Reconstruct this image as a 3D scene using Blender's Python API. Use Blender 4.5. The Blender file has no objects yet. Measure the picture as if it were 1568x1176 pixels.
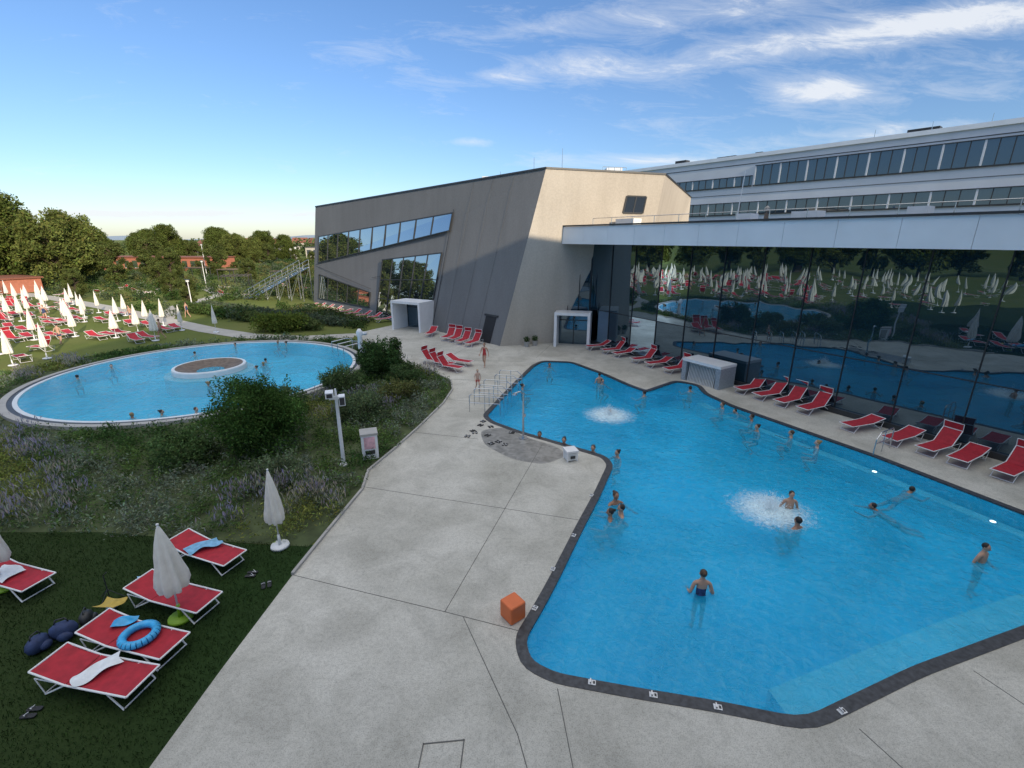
import bpy, math, random
import numpy as np
from mathutils import Vector, Matrix
from mathutils.geometry import tessellate_polygon
random.seed(7); rng=np.random.default_rng(7)
SC=bpy.context.scene; COL=SC.collection
R=math.radians
# ------------------------------------------------------------------ materials
def newmat(n):
    m=bpy.data.materials.new(n); m.use_nodes=True
    nt=m.node_tree; nt.nodes.clear()
    o=nt.nodes.new('ShaderNodeOutputMaterial')
    return m,nt,o
def N(nt,t,**k):
    n=nt.nodes.new(t)
    for a,b in k.items(): setattr(n,a,b)
    return n
def noise(nt,scale,detail=4,coord=None,dist=0.0,rough=.5):
    n=N(nt,'ShaderNodeTexNoise'); n.inputs['Scale'].default_value=scale; n.inputs['Detail'].default_value=detail
    n.inputs['Distortion'].default_value=dist; n.inputs['Roughness'].default_value=rough
    if coord is not None: nt.links.new(coord,n.inputs['Vector'])
    return n
def ramp(nt,src,stops):
    r=N(nt,'ShaderNodeValToRGB'); nt.links.new(src,r.inputs[0])
    e=r.color_ramp.elements
    while len(e)<len(stops): e.new(.5)
    for i,(p,c) in enumerate(stops):
        e[i].position=p; e[i].color=(c[0],c[1],c[2],1) if not isinstance(c,(int,float)) else (c,c,c,1)
    return r
def mixc(nt,fac,a,b,mode='MIX'):
    m=N(nt,'ShaderNodeMix',data_type='RGBA',blend_type=mode)
    for s,v in ((m.inputs[0],fac),(m.inputs[6],a),(m.inputs[7],b)):
        if hasattr(v,'links') or hasattr(v,'is_linked'): nt.links.new(v,s)
        elif isinstance(v,(int,float)): s.default_value=v
        else: s.default_value=(v[0],v[1],v[2],1)
    return m.outputs[2]
def simple(n,col,rough=.6,metal=0,var=.12,vs=3.0,bump=0.0,bs=40,emis=0):
    m,nt,o=newmat(n)
    b=N(nt,'ShaderNodeBsdfPrincipled'); nt.links.new(b.outputs[0],o.inputs[0])
    tc=N(nt,'ShaderNodeTexCoord')
    nz=noise(nt,vs,5,tc.outputs['Object'])
    c0=tuple(max(0,x*(1-var)) for x in col); c1=tuple(min(1,x*(1+var)) for x in col)
    r=ramp(nt,nz.outputs[0],[(.3,c0),(.7,c1)])
    nt.links.new(r.outputs[0],b.inputs['Base Color'])
    b.inputs['Roughness'].default_value=rough; b.inputs['Metallic'].default_value=metal
    if bump:
        n2=noise(nt,bs,3,tc.outputs['Object']); bp=N(nt,'ShaderNodeBump'); bp.inputs['Strength'].default_value=bump
        bp.inputs['Distance'].default_value=.02
        nt.links.new(n2.outputs[0],bp.inputs['Height']); nt.links.new(bp.outputs[0],b.inputs['Normal'])
    if emis:
        b.inputs['Emission Color'].default_value=(*col,1); b.inputs['Emission Strength'].default_value=emis
    return m
M={}
M['white']=simple('white_paint',(.78,.79,.80),.45,var=.04)
M['fascia']=simple('fascia_metal',(.76,.81,.86),.4,var=.05,vs=.6)
M['cladding']=simple('office_cladding',(.62,.66,.71),.5,var=.06,vs=.3)
M['black']=simple('black_rubber',(.02,.02,.022),.6)
M['coping']=simple('pool_coping_tiles',(.045,.048,.055),.45,var=.5,vs=9,bump=.2)
M['dark']=simple('dark_metal',(.035,.037,.04),.45)
M['steel']=simple('stainless_steel',(.6,.62,.64),.25,metal=.9,var=.05)
M['red']=simple('red_sling_fabric',(.40,.016,.03),.75,var=.2,vs=6,bump=.2,bs=300)
M['canvas']=simple('umbrella_canvas',(.78,.75,.68),.85,var=.08,vs=5,bump=.15,bs=60)
M['concrete']=simple('cast_concrete',(.4,.39,.37),.85,var=.1,vs=2,bump=.3)
M['orange']=simple('orange_plastic',(.72,.17,.05),.5,var=.06)
M['orangewall']=simple('orange_render',(.42,.15,.09),.8)
M['wood']=simple('brown_wood',(.16,.12,.09),.7,var=.35,vs=4)
M['trunk']=simple('tree_bark',(.07,.05,.035),.9,var=.3,vs=8)
M['soil']=simple('soil',(.06,.08,.03),.95,var=.4,vs=2)
M['towelb']=simple('blue_towel',(.2,.42,.62),.9,var=.25,vs=8,bump=.4)
M['towelw']=simple('white_towel',(.75,.78,.8),.9,var=.08,vs=8,bump=.4)
M['navy']=simple('navy_bag',(.03,.05,.13),.7,var=.3,vs=9)
M['yellow']=simple('yellow_towel',(.5,.36,.08),.9,var=.2,vs=9)
M['ring']=simple('inflatable_blue',(.05,.4,.75),.25,var=.2,vs=6)
M['green']=simple('green_base',(.25,.45,.03),.5)
M['pink']=simple('pink_poster',(.75,.45,.5),.5,var=.3,vs=5)
M['roof']=simple('roof_membrane',(.05,.052,.055),.8)
M['tile']=simple('grey_mosaic',(.3,.34,.38),.3,var=.4,vs=25)
M['paving']=simple('path_paving',(.42,.40,.36),.85,var=.1,vs=.8,bump=.2)
M['rim']=simple('pool_rim_white',(.7,.72,.72),.4,var=.05)
M['terra']=simple('roof_tile',(.22,.08,.05),.8)
M['render']=simple('house_render',(.42,.39,.35),.8)
M['lampglow']=simple('pool_light_lens',(.85,.97,1),.3,var=0,emis=4)
def facade(n,c0,c1):
    m,nt,o=newmat(n); b=N(nt,'ShaderNodeBsdfPrincipled'); nt.links.new(b.outputs[0],o.inputs[0])
    tc=N(nt,'ShaderNodeTexCoord'); mp=N(nt,'ShaderNodeMapping'); mp.inputs['Scale'].default_value=(1,1,.12)
    nt.links.new(tc.outputs['Object'],mp.inputs[0])
    n1=noise(nt,1.2,6,mp.outputs[0]); n2=noise(nt,9,4,tc.outputs['Object']); n3=noise(nt,.12,3,tc.outputs['Object'])
    r=ramp(nt,n1.outputs[0],[(.3,c0),(.7,c1)])
    c=mixc(nt,.35,r.outputs[0],ramp(nt,n2.outputs[0],[(.35,tuple(x*.75 for x in c0)),(.65,c1)]).outputs[0])
    c=mixc(nt,.3,c,ramp(nt,n3.outputs[0],[(.35,tuple(x*.8 for x in c0)),(.65,c1)]).outputs[0])
    nt.links.new(c,b.inputs['Base Color']); b.inputs['Roughness'].default_value=.8
    bp=N(nt,'ShaderNodeBump'); bp.inputs['Strength'].default_value=.3; bp.inputs['Distance'].default_value=.02
    nt.links.new(n2.outputs[0],bp.inputs['Height']); nt.links.new(bp.outputs[0],b.inputs['Normal'])
    return m
M['grey']=facade('grey_facade',(.16,.163,.168),(.20,.204,.21))
M['beige']=facade('beige_facade',(.43,.385,.325),(.55,.50,.43))
def deckmat():
    m,nt,o=newmat('deck_concrete'); b=N(nt,'ShaderNodeBsdfPrincipled'); nt.links.new(b.outputs[0],o.inputs[0])
    tc=N(nt,'ShaderNodeTexCoord'); P=tc.outputs['Object']
    a=noise(nt,.35,6,P,.5); d=noise(nt,45,4,P,0,.7); e=noise(nt,2.6,7,P,1.4,.7); f=noise(nt,.8,7,P,.9,.68); g2=noise(nt,11,5,P,.3,.7)
    c=ramp(nt,a.outputs[0],[(.3,(.47,.455,.40)),(.7,(.67,.65,.59))]).outputs[0]
    sp=ramp(nt,d.outputs[0],[(.34,(.5,.5,.48)),(.52,(1,1,1)),(.75,(1.0,1.0,1.0))]).outputs[0]
    c=mixc(nt,.8,c,sp,'MULTIPLY')
    c=mixc(nt,.6,c,ramp(nt,g2.outputs[0],[(.35,(.72,.72,.71)),(.55,(1,1,1))]).outputs[0],'MULTIPLY')
    c=mixc(nt,.6,c,ramp(nt,f.outputs[0],[(.36,(.68,.68,.67)),(.58,(1,1,1))]).outputs[0],'MULTIPLY')
    st=ramp(nt,e.outputs[0],[(.59,0.0),(.68,.45)]).outputs[0]
    c=mixc(nt,st,c,(.29,.285,.26))
    nt.links.new(c,b.inputs['Base Color']); b.inputs['Roughness'].default_value=.8
    bp=N(nt,'ShaderNodeBump'); bp.inputs['Strength'].default_value=.3; bp.inputs['Distance'].default_value=.01
    nt.links.new(d.outputs[0],bp.inputs['Height']); nt.links.new(bp.outputs[0],b.inputs['Normal'])
    return m
M['deck']=deckmat()
def wetmat():
    m,nt,o=newmat('wet_concrete'); b=N(nt,'ShaderNodeBsdfPrincipled')
    tc=N(nt,'ShaderNodeTexCoord'); a=noise(nt,3,5,tc.outputs['Object'],1)
    nt.links.new(ramp(nt,a.outputs[0],[(.3,(.16,.158,.145)),(.7,(.34,.33,.31))]).outputs[0],b.inputs['Base Color'])
    b.inputs['Roughness'].default_value=.35
    nt.links.new(b.outputs[0],o.inputs[0]); return m
M['wet']=wetmat()
def grassmat(n,dark,light,dry):
    m,nt,o=newmat(n); b=N(nt,'ShaderNodeBsdfPrincipled'); nt.links.new(b.outputs[0],o.inputs[0])
    tc=N(nt,'ShaderNodeTexCoord'); P=tc.outputs['Object']
    a=noise(nt,.25,6,P,.4); d=noise(nt,14,4,P); e=noise(nt,.07,4,P)
    c=ramp(nt,a.outputs[0],[(.3,dark),(.7,light)]).outputs[0]
    c=mixc(nt,.5,c,ramp(nt,d.outputs[0],[(.3,dark),(.7,light)]).outputs[0])
    c=mixc(nt,ramp(nt,e.outputs[0],[(.45,0.0),(.7,.7)]).outputs[0],c,dry)
    nt.links.new(c,b.inputs['Base Color']); b.inputs['Roughness'].default_value=.95
    b.inputs['Specular IOR Level'].default_value=.1
    bp=N(nt,'ShaderNodeBump'); bp.inputs['Strength'].default_value=.6; bp.inputs['Distance'].default_value=.05
    nt.links.new(d.outputs[0],bp.inputs['Height']); nt.links.new(bp.outputs[0],b.inputs['Normal'])
    return m
M['grass']=grassmat('meadow_grass',(.085,.115,.03),(.15,.18,.045),(.19,.185,.07))
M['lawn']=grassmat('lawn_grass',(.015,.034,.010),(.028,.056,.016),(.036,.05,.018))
def leafmat(n,trans=.25):
    m,nt,o=newmat(n); at=N(nt,'ShaderNodeAttribute',attribute_name='Col')
    b=N(nt,'ShaderNodeBsdfDiffuse'); nt.links.new(at.outputs[0],b.inputs[0])
    t=N(nt,'ShaderNodeBsdfTranslucent'); nt.links.new(at.outputs[0],t.inputs[0])
    mx=N(nt,'ShaderNodeMixShader'); mx.inputs[0].default_value=trans
    nt.links.new(b.outputs[0],mx.inputs[1]); nt.links.new(t.outputs[0],mx.inputs[2]); nt.links.new(mx.outputs[0],o.inputs[0])
    return m
M['leaf']=leafmat('foliage_leaves')
def watermat(n,tint,body,turb,bs,strength):
    m,nt,o=newmat(n); tc=N(nt,'ShaderNodeTexCoord'); P=tc.outputs['Object']
    a=noise(nt,bs,5,P,.8,.6); a2=noise(nt,bs*.25,2,P,.3)
    ad=N(nt,'ShaderNodeMath',operation='MULTIPLY_ADD'); nt.links.new(a.outputs[0],ad.inputs[0]); ad.inputs[1].default_value=.6; nt.links.new(a2.outputs[0],ad.inputs[2])
    bp=N(nt,'ShaderNodeBump'); bp.inputs['Strength'].default_value=strength; bp.inputs['Distance'].default_value=.09
    nt.links.new(ad.outputs[0],bp.inputs['Height'])
    tr=N(nt,'ShaderNodeBsdfTransparent'); tr.inputs[0].default_value=(*tint,1)
    # light scattered back by the water itself (aerated, slightly milky pool water)
    sc=N(nt,'ShaderNodeBsdfDiffuse'); big=noise(nt,.22,5,P,.9)
    cb=ramp(nt,big.outputs[0],[(.35,tuple(x*.82 for x in body)),(.65,tuple(min(1,x*1.12+.012) for x in body))]).outputs[0]
    cb=mixc(nt,ramp(nt,a.outputs[0],[(.52,0.0),(.72,.30)]).outputs[0],cb,(.25,.75,.95))  # lighter caustic streaks painted into the water colour along the ripples
    nt.links.new(cb,sc.inputs[0]); nt.links.new(bp.outputs[0],sc.inputs['Normal'])
    bm_=N(nt,'ShaderNodeMixShader'); bm_.inputs[0].default_value=turb; nt.links.new(tr.outputs[0],bm_.inputs[1]); nt.links.new(sc.outputs[0],bm_.inputs[2])
    g=N(nt,'ShaderNodeBsdfGlossy'); g.inputs['Roughness'].default_value=.05; nt.links.new(bp.outputs[0],g.inputs['Normal'])
    f=N(nt,'ShaderNodeFresnel'); f.inputs[0].default_value=1.33; nt.links.new(bp.outputs[0],f.inputs['Normal'])
    mx=N(nt,'ShaderNodeMixShader'); nt.links.new(f.outputs[0],mx.inputs[0]); nt.links.new(bm_.outputs[0],mx.inputs[1]); nt.links.new(g.outputs[0],mx.inputs[2])
    nt.links.new(mx.outputs[0],o.inputs[0]); return m
M['water']=watermat('pool_water',(.88,.985,1.0),(.008,.50,.87),.46,4.5,.75)
M['water2']=watermat('ring_pool_water',(.90,.985,1.0),(.03,.58,.86),.46,4.5,.65)
def basinmat(n,ca,cb,line,lw=.05,sp=.42,gl=.2,caustic=.17):
    m,nt,o=newmat(n); b=N(nt,'ShaderNodeBsdfPrincipled'); nt.links.new(b.outputs[0],o.inputs[0])
    tc=N(nt,'ShaderNodeTexCoord'); P=tc.outputs['Object']
    nz=noise(nt,1.6,2,P); vm=N(nt,'ShaderNodeVectorMath',operation='SCALE'); nt.links.new(nz.outputs[1],vm.inputs[0]); vm.inputs['Scale'].default_value=.3
    va=N(nt,'ShaderNodeVectorMath',operation='ADD'); nt.links.new(P,va.inputs[0]); nt.links.new(vm.outputs[0],va.inputs[1])
    mp=N(nt,'ShaderNodeMapping'); mp.inputs['Rotation'].default_value=(0,0,R(30)); mp.inputs['Scale'].default_value=(1/sp,1/sp,1/sp); nt.links.new(va.outputs[0],mp.inputs[0])
    sx=N(nt,'ShaderNodeSeparateXYZ'); nt.links.new(mp.outputs[0],sx.inputs[0])
    outs=[]
    for i in (0,1):
        fr=N(nt,'ShaderNodeMath',operation='FRACT'); nt.links.new(sx.outputs[i],fr.inputs[0])
        lt=N(nt,'ShaderNodeMath',operation='LESS_THAN'); nt.links.new(fr.outputs[0],lt.inputs[0]); lt.inputs[1].default_value=lw/sp
        outs.append(lt.outputs[0])
    mxx=N(nt,'ShaderNodeMath',operation='MAXIMUM'); nt.links.new(outs[0],mxx.inputs[0]); nt.links.new(outs[1],mxx.inputs[1])
    big=noise(nt,.16,4,P,.8)
    c=ramp(nt,big.outputs[0],[(.35,ca),(.65,cb)]).outputs[0]
    fm=N(nt,'ShaderNodeMath',operation='MULTIPLY'); nt.links.new(mxx.outputs[0],fm.inputs[0]); fm.inputs[1].default_value=gl
    c=mixc(nt,fm.outputs[0],c,line)
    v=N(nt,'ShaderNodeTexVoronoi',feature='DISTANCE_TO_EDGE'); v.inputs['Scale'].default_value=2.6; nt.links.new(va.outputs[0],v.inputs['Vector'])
    cr=ramp(nt,v.outputs[0],[(.0,caustic),(.16,0.0)]).outputs[0]  # net of caustic light painted into the tile colour
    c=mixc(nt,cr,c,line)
    nt.links.new(c,b.inputs['Base Color']); b.inputs['Roughness'].default_value=.5
    return m
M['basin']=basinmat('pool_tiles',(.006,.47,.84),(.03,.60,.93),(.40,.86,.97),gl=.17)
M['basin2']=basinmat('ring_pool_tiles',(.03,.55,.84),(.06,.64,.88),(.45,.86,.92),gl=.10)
M['ledge']=simple('pool_ledge_tiles',(.22,.76,.92),.5,var=.08,vs=3)
def glassmat(n,base,lo,ior,bstr=.02,gcol=(.85,.9,.95)):
    m,nt,o=newmat(n); tc=N(nt,'ShaderNodeTexCoord')
    nz=noise(nt,.35,2,tc.outputs['Object']); bp=N(nt,'ShaderNodeBump'); bp.inputs['Strength'].default_value=bstr; bp.inputs['Distance'].default_value=.5
    nt.links.new(nz.outputs[0],bp.inputs['Height'])
    d=N(nt,'ShaderNodeBsdfDiffuse'); d.inputs[0].default_value=(*base,1)
    g=N(nt,'ShaderNodeBsdfGlossy'); g.inputs['Roughness'].default_value=.005; g.inputs[0].default_value=(*gcol,1); nt.links.new(bp.outputs[0],g.inputs['Normal'])
    f=N(nt,'ShaderNodeFresnel'); f.inputs[0].default_value=ior
    a=N(nt,'ShaderNodeMath',operation='ADD',use_clamp=True); nt.links.new(f.outputs[0],a.inputs[0]); a.inputs[1].default_value=lo
    mx=N(nt,'ShaderNodeMixShader'); nt.links.new(a.outputs[0],mx.inputs[0]); nt.links.new(d.outputs[0],mx.inputs[1]); nt.links.new(g.outputs[0],mx.inputs[2])
    nt.links.new(mx.outputs[0],o.inputs[0]); return m
M['glass']=glassmat('tinted_facade_glass',(.010,.028,.042),.18,1.5,.03,(.56,.74,.88))
M['win']=glassmat('window_glass',(.02,.03,.04),.45,1.5,.02)
M['officewin']=glassmat('office_window_glass',(.03,.05,.07),.12,1.5,.02,(.7,.8,.9))
# ------------------------------------------------------------------ mesh builder
class MB:
    def __init__(s): s.v=[];s.f=[];s.m=[];s.mats=[]
    def mi(s,k):
        if k not in s.mats: s.mats.append(k)
        return s.mats.index(k)
    def add(s,vs,fs,k):
        b=len(s.v); s.v+= [tuple(p) for p in vs]; i=s.mi(k)
        for f in fs: s.f.append(tuple(b+j for j in f)); s.m.append(i)
    def box(s,c,sz,k,rz=0):
        x,y,z=[q/2 for q in sz]; vs=[]
        for dz in(-z,z):
            for dx,dy in((-x,-y),(x,-y),(x,y),(-x,y)):
                ca,sa=math.cos(rz),math.sin(rz)
                vs.append((c[0]+dx*ca-dy*sa,c[1]+dx*sa+dy*ca,c[2]+dz))
        s.add(vs,[(3,2,1,0),(4,5,6,7),(0,1,5,4),(1,2,6,5),(2,3,7,6),(3,0,4,7)],k)
    def cyl(s,a,b,r0,r1,k,n=10,cap=True):
        a=Vector(a);b=Vector(b);d=(b-a)
        if d.length<1e-6:return
        d.normalize(); u=d.orthogonal().normalized(); w=d.cross(u); vs=[]
        for p,r in((a,r0),(b,r1)):
            for i in range(n):
                t=2*math.pi*i/n; vs.append(p+u*math.cos(t)*r+w*math.sin(t)*r)
        fs=[(i,(i+1)%n,n+(i+1)%n,n+i) for i in range(n)]
        if cap: fs+=[tuple(range(n-1,-1,-1)),tuple(range(n,2*n))]
        s.add(vs,fs,k)
    def tube(s,pts,r,k,n=8):
        for a,b in zip(pts[:-1],pts[1:]): s.cyl(a,b,r,r,k,n)
    def prism(s,poly,z0,z1,k,topk=None,holes=()):
        loops=[list(poly)]+[list(h) for h in holes]
        tri=tessellate_polygon([[Vector((p[0],p[1],0)) for p in l] for l in loops])
        flat=[p for l in loops for p in l]
        s.add([(p[0],p[1],z1) for p in flat],tri,topk or k)
        if z0 is not None:
            for l in loops:
                n=len(l); vs=[(p[0],p[1],z0) for p in l]+[(p[0],p[1],z1) for p in l]
                s.add(vs,[(i,(i+1)%n,n+(i+1)%n,n+i) for i in range(n)],k)
    def lathe(s,prof,k,c=(0,0),n=64,rfun=None):
        vs=[]
        for (r,z) in prof:
            for i in range(n):
                t=2*math.pi*i/n; rr=r*(rfun(t,z) if rfun else 1)
                vs.append((c[0]+rr*math.cos(t),c[1]+rr*math.sin(t),z))
        fs=[]
        for j in range(len(prof)-1):
            for i in range(n): fs.append((j*n+i,j*n+(i+1)%n,(j+1)*n+(i+1)%n,(j+1)*n+i))
        s.add(vs,fs,k)
    def ico(s,c,r,k,sz=(1,1,1),sub=1):
        import bmesh
        bm=bmesh.new(); bmesh.ops.create_icosphere(bm,subdivisions=sub,radius=1)
        vs=[(c[0]+v.co.x*r*sz[0],c[1]+v.co.y*r*sz[1],c[2]+v.co.z*r*sz[2]) for v in bm.verts]
        fs=[tuple(v.index for v in f.verts) for f in bm.faces]; bm.free(); s.add(vs,fs,k)
    def mesh(s,name,smooth=False):
        me=bpy.data.meshes.new(name); me.from_pydata(s.v,[],s.f)
        for k in s.mats: me.materials.append(M[k])
        me.polygons.foreach_set('material_index',s.m)
        if smooth: me.polygons.foreach_set('use_smooth',[True]*len(s.f))
        me.update(); 
        import bmesh
        bm=bmesh.new(); bm.from_mesh(me); bmesh.ops.recalc_face_normals(bm,faces=bm.faces)
        if all(abs(f.normal.z)>.999 for f in bm.faces):      # flat sheet: always face up
            bmesh.ops.reverse_faces(bm,faces=[f for f in bm.faces if f.normal.z<0])
        bm.to_mesh(me); bm.free()
        return me
    def obj(s,name,parent=None,smooth=False,loc=None,rz=0):
        return place(s.mesh(name,smooth),name,loc or (0,0,0),rz,parent)
def place(me,name,loc=(0,0,0),rz=0,parent=None,scale=1):
    o=bpy.data.objects.new(name,me); COL.objects.link(o); o.location=loc; o.rotation_euler=(0,0,rz)
    o.scale=(scale,)*3 if isinstance(scale,(int,float)) else scale
    if parent: o.parent=parent
    return o
def empty(name,loc=(0,0,0),rz=0,scale=1):
    o=bpy.data.objects.new(name,None); COL.objects.link(o); o.location=loc; o.rotation_euler=(0,0,rz); o.scale=(scale,)*3; return o
def roundpoly(P,r=.35,n=4):
    out=[];L=len(P)
    for i in range(L):
        a=Vector(P[i-1]);b=Vector(P[i]);c=Vector(P[(i+1)%L])
        d1=(a-b);d2=(c-b);q=min(r,d1.length*.4,d2.length*.4)
        p0=b+d1.normalized()*q;p1=b+d2.normalized()*q
        for j in range(n+1):
            t=j/n; out.append(tuple((1-t)**2*p0+2*t*(1-t)*b+t*t*p1))
    return out
def offset(P,d):
    L=len(P); A=sum(P[i-1][0]*P[i][1]-P[i][0]*P[i-1][1] for i in range(L)); sg=1 if A>0 else -1
    out=[]
    for i in range(L):
        a=Vector(P[i-1]);b=Vector(P[i]);c=Vector(P[(i+1)%L])
        e1=(b-a).normalized();e2=(c-b).normalized()
        n1=Vector((e1.y,-e1.x))*sg;n2=Vector((e2.y,-e2.x))*sg
        n=(n1+n2)
        if n.length<1e-5:n=n1
        n.normalize(); k=d/max(.5,n.dot(n1)); out.append(tuple(b+n*k))
    return out
def inpoly(X,Y,P):
    r=np.zeros(len(X),bool); n=len(P)
    for i in range(n):
        x0,y0=P[i-1];x1,y1=P[i]
        c=((y0>Y)!=(y1>Y)); xs=(x1-x0)*(Y-y0)/(y1-y0+1e-12)+x0
        r^= c&(X<xs)
    return r
def circle(c,r,n=96): return [(c[0]+r*math.cos(2*math.pi*i/n),c[1]+r*math.sin(2*math.pi*i/n)) for i in range(n)]
# ------------------------------------------------------------------ leaves
def leaves(name,C,S,col,parent=None,up=0.0,aspect=.5,mat='leaf',loc=(0,0,0)):
    n=len(C); a=rng.normal(size=(n,3)); a[:,2]+=up*np.sign(a[:,2]+1e-9)*2
    a/=np.linalg.norm(a,axis=1)[:,None]; b=rng.normal(size=(n,3)); b-= (b*a).sum(1)[:,None]*a; b/=np.linalg.norm(b,axis=1)[:,None]
    S=np.asarray(S)[:,None]
    V=np.stack([C+a*S,C+b*S*aspect,C-a*S,C-b*S*aspect],1).reshape(-1,3).astype(np.float32)
    me=bpy.data.meshes.new(name); me.vertices.add(4*n); me.vertices.foreach_set('co',V.ravel())
    me.loops.add(4*n); me.loops.foreach_set('vertex_index',np.arange(4*n,dtype=np.int32))
    me.polygons.add(n); me.polygons.foreach_set('loop_start',np.arange(0,4*n,4,dtype=np.int32))
    try: me.polygons.foreach_set('loop_total',np.full(n,4,dtype=np.int32))
    except Exception: pass
    at=me.color_attributes.new('Col','FLOAT_COLOR','POINT')
    cc=np.concatenate([np.clip(col,0,1),np.ones((n,1))],1); cc=np.repeat(cc,4,axis=0).astype(np.float32)
    at.data.foreach_set('color',cc.ravel()); me.materials.append(M[mat]); me.update(calc_edges=True); me.validate()
    return me
def shellpts(n,c,rad):
    d=rng.normal(size=(n,3)); d/=np.linalg.norm(d,axis=1)[:,None]
    r=rng.uniform(.45,1.08,size=(n,1)); return np.array(c)+d*r*np.array(rad)
def jitter(base,n,s=.25):
    base=np.array(base); k=rng.normal(1,s,size=(n,1)).clip(.4,1.8); return base*k*rng.normal(1,.07,size=(n,3))
def make_tree(h,w,nb,nl,ls,base,seed):
    rs=random.Random(seed); tb=MB(); th=h*.22
    tb.cyl((0,0,-.1),(0,0,th),w*.035+.1,w*.025+.07,'trunk',9)
    tb.cyl((0,0,th),(rs.uniform(-.3,.3),rs.uniform(-.3,.3),h*.8),w*.025+.07,.04,'trunk',7)
    Cs=[];Ss=[];Ks=[]
    for i in range(nb):
        zz=rs.uniform(.14,.92); env=math.sin(math.pi*min(1,max(0,(zz-.0)/1.04)))**.55
        ang=rs.uniform(0,6.28); rr=w*.5*env*math.sqrt(rs.uniform(.1,1))*.85
        c=(rr*math.cos(ang),rr*math.sin(ang),zz*h); br=w*rs.uniform(.07,.15)
        tb.cyl((0,0,max(th*.8,c[2]-rr*.8)),c,.07,.02,'trunk',5)
        k=nl//nb; Cs.append(shellpts(k,c,(br,br,br*.95))); Ss.append(rng.uniform(ls*.6,ls*1.3,k))
        tone=rs.uniform(.7,1.3); j=jitter(np.array(base)*tone,k,.2); Ks.append(j)
    cm=leaves('tree_crown',np.concatenate(Cs),np.concatenate(Ss),np.concatenate(Ks))
    return tb.mesh('tree_trunk'),cm
def tree(proto,name,loc,sc=1,rz=0):
    e=empty(name,loc,rz,sc); place(proto[0],'trunk',parent=e); place(proto[1],'crown',parent=e); return e

# ================================================================== LAYOUT
POOL=[(2.3,33.0),(4.2,32.7),(6,29.5),(7,27.2),(7.8,25.9),(10.3,28.0),(11.2,27.2),(11,25.6),(11.6,23.5),(14.8,17.4),(16.5,13.3),(17.7,10.4),(11.8,8.7),(8.3,7.6),(5.4,6.5),(3.9,6.85),(2.3,7.15),(.9,7.45),(.4,7.75),(.3,8.3),(.8,9.3),(1.3,10.4),(2.2,12.5),(3.1,14.5),(4,16.7),(3.85,17.5),(3.2,18),(1.9,19),(.5,20),(-.9,21.3),(-1.25,22.1),(-.8,23.7),(.2,27.2),(1.6,31.8)]
POOL=roundpoly(POOL,.4,3)
COP=offset(POOL,.25)
RC=(-20.0,30.0)
WL=-.05
DECKL=[(-6.2,2),(-6.1,5.6),(-6,7.6),(-5.8,10.4),(-5.6,12.3),(-5.3,14.8),(-5.5,16.2),(-5,18),(-4.4,20.5),(-3.7,23.9),(-3.5,26.3),(-3.8,28.1),(-5.2,30.1),(-7.3,31.8),(-9,34),(-11.3,38.1),(-14.8,43.1),(-13.6,45.6),(-11,50)]
DECK=DECKL+[(-5,46),(6,43),(24,36),(40,20),(40,-1),(-6.2,-1)]
g=MB()
g.prism([(-3000,-3000),(3000,-3000),(3000,3000),(-3000,3000)],None,-.03,'grass',holes=[COP,circle(RC,9.6)])
g.obj('ground')
g=MB(); g.prism(DECK,-.03,0.0,'deck',holes=[COP]); g.obj('pool_deck')
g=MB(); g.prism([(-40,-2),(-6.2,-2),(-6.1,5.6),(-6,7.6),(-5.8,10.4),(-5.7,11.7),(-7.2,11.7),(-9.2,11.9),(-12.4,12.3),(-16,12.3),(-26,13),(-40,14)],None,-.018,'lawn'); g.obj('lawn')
g=MB(); g.prism([(-26,13),(-16,12.3),(-12.4,12.3),(-9.2,11.9),(-5.9,11.6),(-5.6,12.3),(-5.3,14.8),(-5.5,16.2),(-5,18),(-4.4,20.5),(-3.7,23.9),(-3.5,26.3),(-3.8,28.1),(-5.2,30.1),(-7.3,31.8),(-9,34),(-11,36),(-14,40),(-20,41.5),(-30,38),(-34,30),(-34,20)],None,-.012,'soil',holes=[circle(RC,9.8)]); g.obj('flowerbed_soil')
kb=MB()
kp=[Vector(p) for p in DECKL[3:16]]
for a,b in zip(kp[:-1],kp[1:]):
    d=(b-a); mid=(a+b)/2; kb.box((mid.x,mid.y,.03),(d.length+.02,.08,.09),'concrete',math.atan2(d.y,d.x))
kb.obj('bed_kerb')
# ---- main pool
p=MB()
n=len(POOL)
dep=-1.2
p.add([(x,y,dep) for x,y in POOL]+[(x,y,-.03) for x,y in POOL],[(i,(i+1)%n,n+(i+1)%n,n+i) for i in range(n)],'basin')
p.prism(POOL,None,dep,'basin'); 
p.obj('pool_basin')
c=MB(); c.prism(COP,-.05,.012,'coping',holes=[POOL]); c.obj('pool_coping')
c=MB(); c.prism(offset(POOL,.02),None,WL,'water'); c.obj('pool_water')
l=MB(); l.prism([(5.25,7.35),(5.35,6.65),(8.3,7.7),(11.8,8.8),(17.6,10.5),(17.3,11.3),(11.7,9.6),(8.3,8.45)],-1.19,-.32,'ledge'); l.obj('pool_step')
l=MB(); l.prism([(11.2,25.4),(10.6,25.4),(11.1,23.2),(14.2,17.2),(15.9,13.1),(16.9,10.9),(17.4,10.9),(16.35,13.2),(14.65,17.35),(11.45,23.5)],-1.19,-.5,'ledge'); l.obj('pool_bench')
for q in [(14.6,17.05),(15.95,13.55)]:
    l=MB(); l.cyl((q[0],q[1],-.5),(q[0],q[1],-.46),.085,.08,'lampglow',16); l.cyl((q[0],q[1],-.499),(q[0],q[1],-.47),.12,.12,'steel',16); l.obj('underwater_light')
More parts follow.
